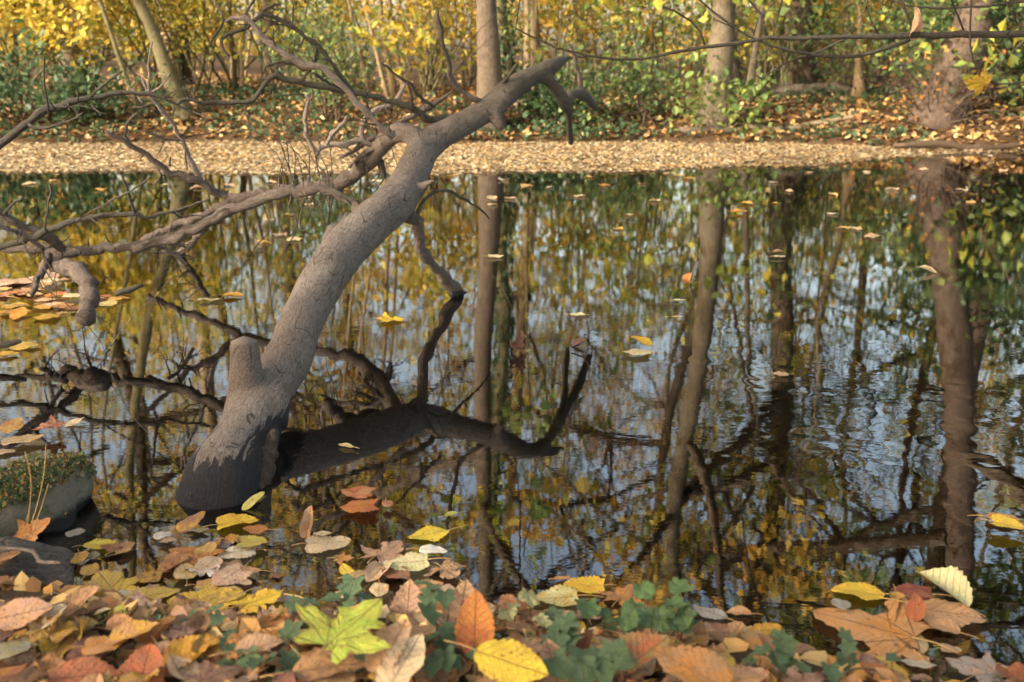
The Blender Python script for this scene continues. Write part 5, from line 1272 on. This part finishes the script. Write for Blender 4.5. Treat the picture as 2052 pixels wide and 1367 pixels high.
 (1160, 689, 30, 'ovate', 20, 'purple-brown', 'brown', 'curled brown leaf caught at the foot of the pale arching twig', None, dict(cy=4.0, tilt=-25)),
 (1360, 601, 28, 'oval', 0, 'pale green', 'cream', 'pale round floating leaf left of the grey-tan trunk reflection', None, {}),
 (1356, 634, 24, 'oval', 0, 'pale tan', 'golden', 'pale tan leaf a little nearer than the pale round one', None, {}),
 # left cluster around the bent stub
 (38, 563, 90, 'lime', 20, 'pinkish tan', 'pale tan', 'pinkish-tan leaf at the back of the leaf cluster on the far left', None, {}),
 (100, 563, 52, 'lime', 10, 'cream', 'pale tan', 'cream leaf in the cluster left of the bent stub', 'cream cluster leaf', {}),
 (60, 580, 56, 'maple', 160, 'orange-tan', 'tan', 'orange-tan lobed leaf in the cluster left of the bent stub', None, {}),
 (100, 545, 42, 'ovate', 130, 'pale tan', 'pinkish tan', 'pale tan leaf propped against the bent stub', None, dict(tilt=-35, lift=.02)),
 (92, 600, 44, 'lime', 200, 'pale tan', 'orange-tan', 'pale tan heart leaf in front of the cream cluster leaf', None, {}),
 (18, 588, 44, 'ovate', 10, 'orange', 'rust', 'orange leaf at the far left in the cluster', None, {}),
 (34, 612, 52, 'lime', 0, 'golden', 'yellow', 'golden leaf in the left cluster behind the orange ones', None, {}),
 (37, 630, 36, 'round', 260, 'orange', 'golden', 'orange leaf tipped on edge at the front of the left cluster', None, dict(tilt=26, lift=.012)),
 (93, 634, 54, 'lime', 190, 'golden', 'yellow', 'golden-orange leaf at the front of the left cluster', 'golden-orange cluster leaf', {}),
 (132, 612, 50, 'maple', 30, 'orange', 'orange-tan', 'orange lobed leaf right behind the golden-orange cluster leaf', None, {}),
 (112, 590, 40, 'ovate', 60, 'red-orange', 'orange', 'red-orange leaf in the cluster behind the orange lobed one', None, {}),
 (146, 592, 44, 'lime', 10, 'cream', 'pale green', 'cream leaf touching the bent stub', None, {}),
 (212, 608, 50, 'lime', 190, 'pale green', 'dull yellow', 'pale green leaf floating right of the bent stub', 'pale green stub leaf', {}),
 (238, 598, 46, 'lime', 20, 'golden', 'orange-tan', 'golden leaf behind the pale green one right of the bent stub', None, {}),
 (250, 586, 30, 'maple', 80, 'rust', 'orange', 'rust leaf by the short dark broken branch', None, {}),
 (205, 594, 40, 'ovate', 170, 'red-orange', 'pinkish tan', 'reddish leaf behind the pale green one right of the bent stub', None, {}),
 (48, 692, 60, 'lime', 10, 'dull yellow', 'yellow', 'dull yellow leaf by the broken branch under the left cluster', None, {}),
 (14, 708, 46, 'ovate', 190, 'golden', 'dull yellow', 'golden leaf in front of the dull yellow one under the left cluster', None, {}),
 (24, 856, 46, 'round', 80, 'dull yellow', 'rust', 'brown and yellow round leaf lying on the dark wet log', None, dict(tilt=-20, lift=.02)),
 (92, 857, 66, 'maple', 200, 'red-orange', 'pinkish tan', 'reddish lobed leaf on the end of the dark wet log', None, dict(cy=1.4, lift=.012)),
 (42, 882, 72, 'ovate', 30, 'pale tan', 'dull yellow', 'pale yellow-tan pointed leaf in front of the dark wet log', None, {}),
 (148, 848, 34, 'ovate', 40, 'cream', 'pale tan', 'cream leaf tip beyond the end of the dark wet log', None, dict(tilt=-15)),
 (10, 905, 40, 'lime', 10, 'tan', 'cream', 'tan leaf at the left edge before the dark wet log', None, {}),
]
for px, py, w, kind, hd, c1, c2, lab, nick, kw in HAND:
    leaf(px, py, w, kind, hd, c1, c2, lab, nick, **kw)
# two that lie on the wood
def laid(px, py, D, w, kind, hd, c1, c2, lab, **kw):
    p = P(px, py, D)
    o = put_leaf('fallen_leaf', p, 0, kind, hd, c1, c2, lab, seed=int(px + py), width=w * depth_of(p) / F, **kw); del o['drop']; USED.add(lab); return o
laid(146, 948, 1.90, 48, 'ovate', 340, 'pale tan', 'tan', 'pale tan folded leaf lying on the end of the mossy log', fold=.5, tilt=10)
laid(72, 1062, 1.70, 66, 'maple', 40, 'orange', 'orange-tan', 'curled orange leaf caught on the dry stems before the mossy log', cy=1.6, tilt=-30, roll=25)
laid(50, 1075, 1.69, 40, 'ovate', 280, 'orange', 'rust', 'orange-brown leaf hanging below the curled orange one on the dry stems', tilt=48)
laid(8, 1125, 1.55, 56, 'ovate', 40, 'orange-tan', 'brown', 'brown curled leaf on the old root at the left edge', cy=2.6, tilt=-20)

BANK = [
 (42, 1232, 118, 'lime', 20, 'orange-tan', 'pinkish tan', 'large pinkish-orange leaf at the left edge in front of the old root', 'large pinkish-orange leaf', dict(lift=.03, tilt=-4, roll=10, amp=.03)),
 (162, 1212, 62, 'ovate', 50, 'orange-tan', 'brown', 'curled brown leaf standing up beside the cream-white one', 'curled brown leaf', dict(cy=4.0, tilt=-28, lift=.02)),
 (112, 1264, 120, 'maple', 350, 'golden', 'brown', 'brown-blotched golden lobed leaf in front of the large pinkish-orange one', 'brown-blotched golden leaf', dict(lift=.02, amp=.06)),
 (100, 1238, 70, 'lime', 60, 'pale tan', 'cream', 'pale folded leaf between the large pinkish-orange one and the curled brown one', None, dict(fold=.5, lift=.02, tilt=-15)),
 (265, 1273, 92, 'ovate', 28, 'golden', 'orange-tan', 'golden-orange leaf bent along its midrib left of the middle of the litter', 'bent golden-orange leaf', dict(lift=.02, fold=.45, tilt=-12)),
 (205, 1292, 80, 'lime', 10, 'orange', 'orange-tan', 'orange leaf left of the bent golden-orange one', None, dict(lift=.012)),
 (302, 1306, 100, 'maple', 150, 'golden', 'orange-tan', 'golden-tan lobed leaf in front of the bent golden-orange one', 'golden-tan lobed leaf', dict(lift=.012, amp=.05)),
 (385, 1308, 110, 'lime', 40, 'golden', 'orange', 'glowing golden cupped leaf right of the golden-tan lobed one', 'golden cupped leaf', dict(lift=.03, cy=2.0, tilt=-14, amp=.06)),
 (290, 1350, 105, 'heart', 90, 'red-orange', 'rust', 'smooth red-orange leaf standing at the lower edge', 'smooth red-orange leaf', dict(lift=.02, tilt=-30, cy=.8, amp=.015)),
 (165, 1355, 150, 'lime', 10, 'rust', 'red-orange', 'broad rust-red leaf at the lower edge left of the smooth red-orange one', 'broad rust-red leaf', dict(lift=.02, cy=.8)),
 (362, 1262, 80, 'maple', 110, 'pinkish tan', 'purple-brown', 'pinkish-brown crumpled leaf behind the golden cupped one', 'pinkish-brown crumpled leaf', dict(lift=.016, amp=.08)),
 (475, 1262, 90, 'lime', 160, 'orange-tan', 'rust', 'orange-tan leaf right of the pinkish-brown crumpled one', 'orange-tan litter leaf', dict(lift=.02, cy=1.2)),
 (543, 1258, 46, 'ovate', 85, 'tan', 'pale tan', 'tan pleated leaf standing upright behind the ivy', 'upright tan pleated leaf', dict(lift=.02, tilt=-62, cy=2.0)),
 (516, 1296, 95, 'ovate', 25, 'tan', 'pinkish tan', 'tan-brown curled leaf in front of the upright pleated one', None, dict(lift=.02, cy=2.6)),
 (655, 1338, 150, 'ovate', 15, 'brown', 'orange-tan', 'long brown ribbed leaf in front of the lime-green maple leaf', 'long brown ribbed leaf', dict(lift=.02, cy=1.5)),
 (440, 1352, 110, 'maple', 30, 'brown', 'purple-brown', 'dark brown lobed leaf at the lower edge right of the golden cupped one', 'dark brown lobed leaf', dict(lift=.012)),
 (618, 1243, 56, 'ovate', 140, 'red-orange', 'orange', 'red-orange leaf tip behind the lime-green maple leaf', None, dict(lift=.012, tilt=-20)),
 (576, 1268, 50, 'ovate', 110, 'orange', 'rust', 'orange-brown leaf between the upright pleated one and the lime-green maple leaf', None, dict(lift=.016, tilt=-30)),
 (856, 1182, 62, 'ovate', 30, 'orange-tan', 'tan', 'rolled tan leaf on top of the heap right of the lime-green maple leaf', 'rolled tan heap leaf', dict(lift=.055, cy=4.5, tilt=-8)),
 (870, 1222, 80, 'lime', 350, 'orange', 'orange-tan', 'orange leaf in the heap below the rolled tan one', None, dict(lift=.045, cy=1.6)),
 (818, 1228, 70, 'ovate', 85, 'pinkish tan', 'tan', 'pinkish pointed leaf standing right behind the lime-green maple leaf', None, dict(lift=.05, tilt=-55, cy=1.2)),
 (925, 1245, 80, 'ovate', 75, 'tan', 'brown', 'tan ribbed leaf standing in the heap left of the flame-orange one', 'tan ribbed standing leaf', dict(lift=.045, tilt=-55, cy=2.0)),
 (953, 1275, 84, 'ovate', 85, 'orange', 'red-orange', 'flame-orange pointed leaf standing upright in the middle of the litter', 'flame-orange standing leaf', dict(lift=.05, tilt=-68, cy=1.6, amp=.02)),
 (840, 1275, 64, 'ovate', 50, 'orange-tan', 'tan', 'orange-tan curled leaf in the heap left of the flame-orange one', None, dict(lift=.045, cy=3.0)),
 (785, 1302, 90, 'lime', 65, 'orange-tan', 'pale tan', 'orange-tan scrolled leaf right below the lime-green maple leaf', 'scrolled orange-tan leaf', dict(lift=.04, cy=3.2, tilt=-28)),
 (1018, 1332, 150, 'ovate', 338, 'bright yellow', 'yellow', 'big bright yellow toothed leaf on top of the litter, low in the middle', 'big bright yellow toothed leaf', dict(lift=.05, tilt=6, roll=18, amp=.02)),
 (805, 1345, 100, 'ovate', 60, 'cream', 'pale tan', 'cream bent leaf at the lower edge left of the big bright yellow one', 'cream bent leaf', dict(lift=.03, cy=2.0, tilt=-28)),
 (770, 1352, 60, 'ovate', 190, 'golden', 'tan', 'golden-tan leaf under the cream bent one', None, dict(lift=.012)),
 (700, 1350, 70, 'ovate', 200, 'orange', 'rust', 'orange leaf at the lower edge under the long brown ribbed one', None, dict(lift=.016)),
 (1068, 1305, 64, 'ovate', 20, 'pinkish tan', 'tan', 'pinkish-tan curled leaf right of the big bright yellow one', 'pinkish-tan curled leaf', dict(lift=.03, cy=2.5)),
 (1158, 1322, 100, 'ovate', 20, 'pale tan', 'pinkish tan', 'pale tan leaf among the ivy right of the pinkish-tan curled one', None, dict(lift=.025, cy=1.3)),
 (1112, 1352, 76, 'ovate', 110, 'tan', 'brown', 'tan leaf standing at the lower edge right of the big bright yellow one', None, dict(lift=.03, tilt=-40, cy=2.0)),
 (1292, 1310, 120, 'lime', 35, 'olive', 'red-orange', 'dark olive-red leaf curling behind the very large orange-tan one', 'dark olive-red leaf', dict(lift=.045, cy=2.2, tilt=-12)),
 (1260, 1352, 90, 'maple', 10, 'tan', 'brown', 'tan lobed leaf left of the very large orange-tan one', None, dict(lift=.02)),
 (1220, 1290, 76, 'lime', 150, 'cream', 'tan', 'cream holed leaf in the shadow of the green crinkled plant', None, dict(lift=.012)),
 (1440, 1330, 80, 'lime', 60, 'yellow', 'olive', 'yellow leaf right behind the very large orange-tan one', None, dict(lift=.012)),
 (1480, 1362, 110, 'ovate', 10, 'orange-tan', 'tan', 'orange-tan leaf at the lower edge right of the very large one', None, dict(lift=.03)),
 (1620, 1364, 90, 'maple', 20, 'pinkish tan', 'brown', 'pinkish-brown lobed leaf at the lower edge left of the glowing orange-red one', None, dict(lift=.012)),
 (20, 1300, 70, 'round', 20, 'olive grey', 'olive', 'pale olive leaf at the left edge of the litter', None, dict(lift=.012)),
 (50, 1290, 64, 'oval', 160, 'olive grey', 'pale green', 'grey-green narrow leaf on the moss at the left edge', None, dict(lift=.014)),
 (122, 1332, 46, 'oval', 165, 'grey', 'pale green', 'small grey-green oval leaf on the moss left of the litter', None, dict(lift=.02)),
 (12, 1352, 60, 'ovate', 60, 'orange', 'rust', 'orange leaf at the lower left corner', None, dict(lift=.014)),
]
for px, py, w, kind, hd, c1, c2, lab, nick, kw in BANK:
    leaf(px, py, w, kind, hd, c1, c2, lab, nick, **kw)

# the lime-green maple leaf on its stalk, close to the lens
p = P(706, 1250, 1.16)
lg = put_leaf('maple_leaf', p, 0, 'maple', 58, 'lime green', 'yellow-green', 'lime-green fresh maple leaf held up on its stalk over the litter, close to the lens', 'leaf', None, seed=4, width=212 * depth_of(p) / F, tilt=-4, roll=6, amp=.03, cy=.5, stem=True)
del lg['drop']
LANDMARKS.append((706, 1250, 'lime-green maple leaf'))

# the rest of the litter between them
rs = rng_of(31)
def nearest_label(px, py, col_name, state, tries=0):
    m = sorted(LANDMARKS, key=lambda l: (l[0] - px) ** 2 + ((l[1] - py) * 1.4) ** 2)
    for a in m[:5]:
        dx, dy = px - a[0], py - a[1]
        rel = ('left of' if dx < 0 else 'right of') if abs(dx) > abs(dy) * 1.3 else ('behind' if dy < 0 else 'in front of')
        for s in (f'{state} {col_name} leaf {rel} the {a[2]}', f'{state} {col_name} leaf close {rel} the {a[2]}'):
            if s not in USED: return s
    return f'{state} {col_name} leaf between the {m[0][2]} and the {m[1][2]}'
ZF = 0
def filler(px, py, w, bank, rs):
    kind = str(rs.choice(['ovate', 'lime', 'maple', 'ovate', 'heart', 'lime', 'oval']))
    if bank:
        c1 = str(rs.choice(['brown', 'tan', 'orange-tan', 'pinkish tan', 'rust', 'orange', 'pale tan', 'golden', 'purple-brown', 'dull yellow', 'orange-tan', 'tan']))
        st = str(rs.choice(['curled', 'crumpled', 'flat', 'bent']))
    else:
        c1 = str(rs.choice(['tan', 'dull yellow', 'yellow', 'rust', 'orange-tan', 'pale tan', 'cream', 'golden']))
        st = 'flat'
    c2 = str(rs.choice(['tan', 'brown', 'orange-tan', 'rust', 'pale tan']))
    kw = dict(curled=dict(cy=float(rs.uniform(2, 4.2)), tilt=float(rs.uniform(-30, 5))), crumpled=dict(amp=.10, cy=1.0, tilt=float(rs.uniform(-20, 10))), flat=dict(amp=.03), bent=dict(fold=.5, cx=1.2, tilt=float(rs.uniform(-22, 8))))[st]
    size = 'small ' if w < 58 else 'large ' if w > 88 else ''
    lab = nearest_label(px, py, c1, size + st)
    leaf(px, py, w, kind, float(rs.uniform(0, 360)), c1, c2, lab, None, group='leaf litter on the near bank' if bank else 'leaves floating by the near bank', lift=float(rs.uniform(0, .022)) if bank else 0.0, roll=float(rs.uniform(-18, 18)) if bank else 0.0, shade=float(rs.uniform(.6, 1.12)) if bank else 1.0, **kw)  # leaf tone varies; bank litter runs darker, contact shade put into its colour
n_f = 0
for j, py in enumerate(range(1228, 1410, 34)):
    for px in range(-30 + (j % 2) * 36, 2090, 76):
        x, y = px + rs.uniform(-24, 24), py + rs.uniform(-10, 10)
        w = W(x, y, .03)
        d = float(near_edge(w.x)) - w.y
        if d < .0 or rs.random() < .06: continue
        filler(x, y, float(rs.uniform(42, 88)), True, rs); n_f += 1
for k in range(30):
    x, y = rs.uniform(140, 570), rs.uniform(1075, 1225)
    filler(x, y, float(rs.uniform(26, 60)), False, rs)
for x, y in ((690, 1190), (760, 1180), (840, 1178), (940, 1180), (1000, 1235), (1060, 1232), (1180, 1225), (1310, 1235), (1370, 1290), (1430, 1270), (1560, 1330), (1610, 1300), (1840, 1290), (1905, 1300)):
    filler(x, y, float(rs.uniform(30, 60)), False, rs)

for k in range(16):
    x, y = rs.uniform(-10, 150), rs.uniform(556, 636)
    filler(x, y, float(rs.uniform(26, 50)), False, rs)
# small floating leaves on the open water
FLOAT = [(985, 396), (1022, 397), (988, 410), (1240, 458), (1788, 379), (1690, 457), (1712, 458), (1750, 474), (1925, 380), (1555, 407), (1668, 428), (1945, 405), (1285, 368), (1340, 347), (1360, 352), (1210, 370), (1102, 375), (1055, 372), (1160, 393), (1312, 402), (1262, 430),
         (1380, 358), (1455, 331), (1490, 338), (1560, 332), (1620, 345), (1580, 383), (1497, 408), (1548, 365), (1670, 390), (1735, 345), (1850, 340), (2010, 342), (780, 376), (756, 362), (700, 380), (330, 370), (395, 376), (460, 372), (200, 380), (540, 440), (580, 430), (620, 410), (560, 470), (590, 480), (530, 485), (610, 395), (110, 362), (60, 368), (545, 365), (720, 350), (905, 352), (1010, 360), (1180, 355), (1650, 336), (1790, 325), (1900, 318), (1690, 320), (1980, 312)]
LANDMARKS.clear()
LANDMARKS += [(990, 440, 'reflected tall straight trunk'), (1428, 400, 'reflected grey-tan trunk'), (1580, 400, 'reflected dark trunk'), (1880, 420, 'reflected leaning trunk'), (640, 385, 'long low limb of the fallen tree'), (370, 370, 'reflected olive trunk'),
              (1200, 350, 'near edge of the leaf raft'), (760, 350, 'fork of the fallen tree'), (1720, 360, 'dry sapling reflection'), (100, 350, 'far-left edge of the leaf raft'), (560, 460, 'brush of dead twigs'), (1300, 440, 'open middle of the pond')]
for i, (px, py) in enumerate(FLOAT):
    c1 = ['cream', 'pale tan', 'cream', 'golden', 'cream white', 'dull yellow'][i % 6]
    w = W(px, py, .006); wd = float(rs.uniform(.055, .10))
    fl = nearest_label(px, py, c1, 'small floating')
    fl = 'small pale leaf floating on the open water toward the far bank' if fl in USED or len(fl.split()) > 16 else fl
    USED.add(fl)
    o = put_leaf('floating_leaf', w, 0, ['lime', 'ovate', 'round', 'lime'][i % 4], float(rs.uniform(0, 360)), c1, 'tan', fl, 'leaf', 'small leaves on the open water',
                 seed=i + 900, width=wd, cy=float(rs.choice([0, .5, .9, 1.5])), amp=.05, detail=0, tilt=float(rs.uniform(-12, 6)), stem=False)
    o.location.z += min(o['drop'], .03) * .7; del o['drop']

# ------------------------------------------------------------------ ivy and the green plant at the water edge
def ivy(nodes, label, kind='ivy', c1='dark green', c2='blue-green', name='ivy_plant', cat='ivy', size=(34, 56)):
    """nodes: (px, py, height above ground); one stem through them and a leaf or two at each"""
    rs = rng_of(int(nodes[0][0]))
    pts = []
    for px, py, h in nodes:
        w = W(px, py, .05 + h); z = max(0.0, gh(w.x, w.y)) + h; pts.append(np.array(W(px, py, z)))
    t = empty(name, (pts[0][0], pts[0][1], max(0, gh(pts[0][0], pts[0][1]))), label, cat, None)
    o0 = np.array(t.location)
    rows = [(*(p - o0 + np.array([0, .006, -.012])), .0016) for p in pts]
    rows = [(rows[0][0] - .01, rows[0][1], -.02, .002)] + rows
    s = bpy.data.objects.new('stem', tubes_mesh('stem', [tube(rows, 5, .01, .1, 3)], M_IVYSTEM)); col.objects.link(s); s.parent = t
    for i, p in enumerate(pts):
        for j in range(2 if i % 3 else 1):
            q = p + np.array([rs.normal(0, .010), rs.normal(0, .010), rs.uniform(0, .012)]) * (1 if j == 0 else 2.2)
            hd, tl, rl = float(rs.uniform(180, 360)), float(rs.uniform(-10, 32)), float(rs.uniform(-25, 25))
            w = float(rs.uniform(*size)) * depth_of(Vector(q)) / F
            o = put_leaf('ivy_leaf' if kind == 'ivy' else 'green_leaf', q, 0, kind, hd, c1 if rs.random() < .6 else c2, c2, None, seed=int(rs.integers(1e6)), width=w, amp=.03 if kind == 'ivy' else .09, fold=.15, cy=.4, tilt=tl, roll=rl, stem=False, detail=1 if kind != 'ivy' else 0, parent=t)
            del o['drop']
            c = np.array(q) - o0                      # leaf stalk down to the stem
            k = bpy.data.objects.new('leaf_stalk', tubes_mesh('leaf_stalk', [tube([(c[0], c[1], c[2], .001), (c[0] + .004, c[1] + .006, c[2] - .02, .001), (c[0] + .002, c[1] + .012, c[2] - .045, .0012)], 4, .02)], M_IVYSTEM))
            col.objects.link(k); k.parent = t
ivy([(400, 1330, .02), (447, 1324, .03), (500, 1345, .03), (526, 1338, .04), (560, 1352, .03)], 'ivy sprig with pale-veined leaves between the dark brown lobed leaf and the long ribbed one')
ivy([(385, 1262, .015), (424, 1250, .03), (460, 1285, .025), (560, 1300, .03), (590, 1312, .03)], 'ivy trailing behind the tan-brown curled leaf, left of the lime-green maple leaf')
ivy([(600, 1225, .02), (620, 1218, .03), (655, 1210, .03), (690, 1225, .03), (725, 1212, .02)], 'small ivy at the water edge behind the lime-green maple leaf')
ivy([(715, 1352, .03), (740, 1335, .03), (760, 1320, .04), (835, 1310, .03), (860, 1330, .03), (885, 1344, .04)], 'ivy below the lime-green maple leaf around the scrolled orange-tan leaf')
ivy([(840, 1180, .05), (860, 1195, .05), (880, 1238, .05), (900, 1275, .05), (875, 1285, .04), (915, 1300, .04), (936, 1330, .05), (905, 1352, .04)], 'ivy climbing through the heap of leaves left of the flame-orange standing leaf')
ivy([(1120, 1250, .05), (1128, 1262, .05), (1145, 1282, .05), (1114, 1305, .05), (1165, 1340, .05), (1213, 1318, .06), (1200, 1345, .05), (1230, 1356, .05)], 'large-leaved ivy between the big bright yellow toothed leaf and the very large orange-tan leaf', size=(50, 88))
ivy([(1452, 1345, .03), (1490, 1335, .04), (1540, 1345, .03), (1570, 1328, .04), (1590, 1338, .03), (1640, 1348, .03), (1668, 1352, .03), (1720, 1330, .03), (1770, 1335, .02)], 'ivy runner along the lower right edge of the bank')
ivy([(1225, 1250, .03), (1250, 1240, .05), (1195, 1245, .05), (1275, 1258, .06), (1300, 1195, .09), (1310, 1250, .06), (1335, 1222, .08), (1350, 1250, .06), (1375, 1246, .05), (1330, 1275, .05), (1290, 1275, .05)],
    'bushy green plant with crinkled leaves at the water edge right of the middle', 'crinkle', 'blue-green', 'green', 'green_plant', 'plant', (34, 64))
ivy([(985, 1225, .02), (1045, 1222, .03), (1080, 1245, .03)], 'pale green sprout behind the cream-yellow lobed leaf', 'crinkle', 'blue-green', 'pale green', 'green_plant', 'plant', (34, 52))

# moss and crumbs of litter on the near bank
def near_scatter(name, n, size, tn, m, label, keep, flat, lift, seed):
    rs = rng_of(seed)
    x, y = rs.uniform(-.95, .95, n), rs.uniform(.75, 1.6, n)
    k = (near_edge(x) - y > .0) & keep(x, y, rs)
    x, y = x[k], y[k]
    z = np.maximum(ground_h(x, y), 0) + rs.uniform(0, lift, len(x))
    o = link(name, leaf_cloud(name, np.stack([x, y, z], -1), size, tints(tn, len(x), rs, .3), m, flat, True, seed)); tag(o, label, None, None, 'stuff')
near_scatter('litter_crumbs', 2600, .040, ['rust', 'litter'], M_LITTER, 'broken bits of dead leaves on the near bank', lambda x, y, rs: rs.random(len(x)) < 1, .6, .012, 61)
near_scatter('moss', 9000, .010, ['dark', 'green'], M_FOL, 'green moss on the soil at the left of the near bank', lambda x, y, rs: ((x + .62) ** 2 * 3 + (y - 1.28) ** 2 * 6 < .06 + .03 * np.sin(x * 30)) | ((x - .0) ** 2 + (y - 1.30) ** 2 < .004), .15, .016, 62)
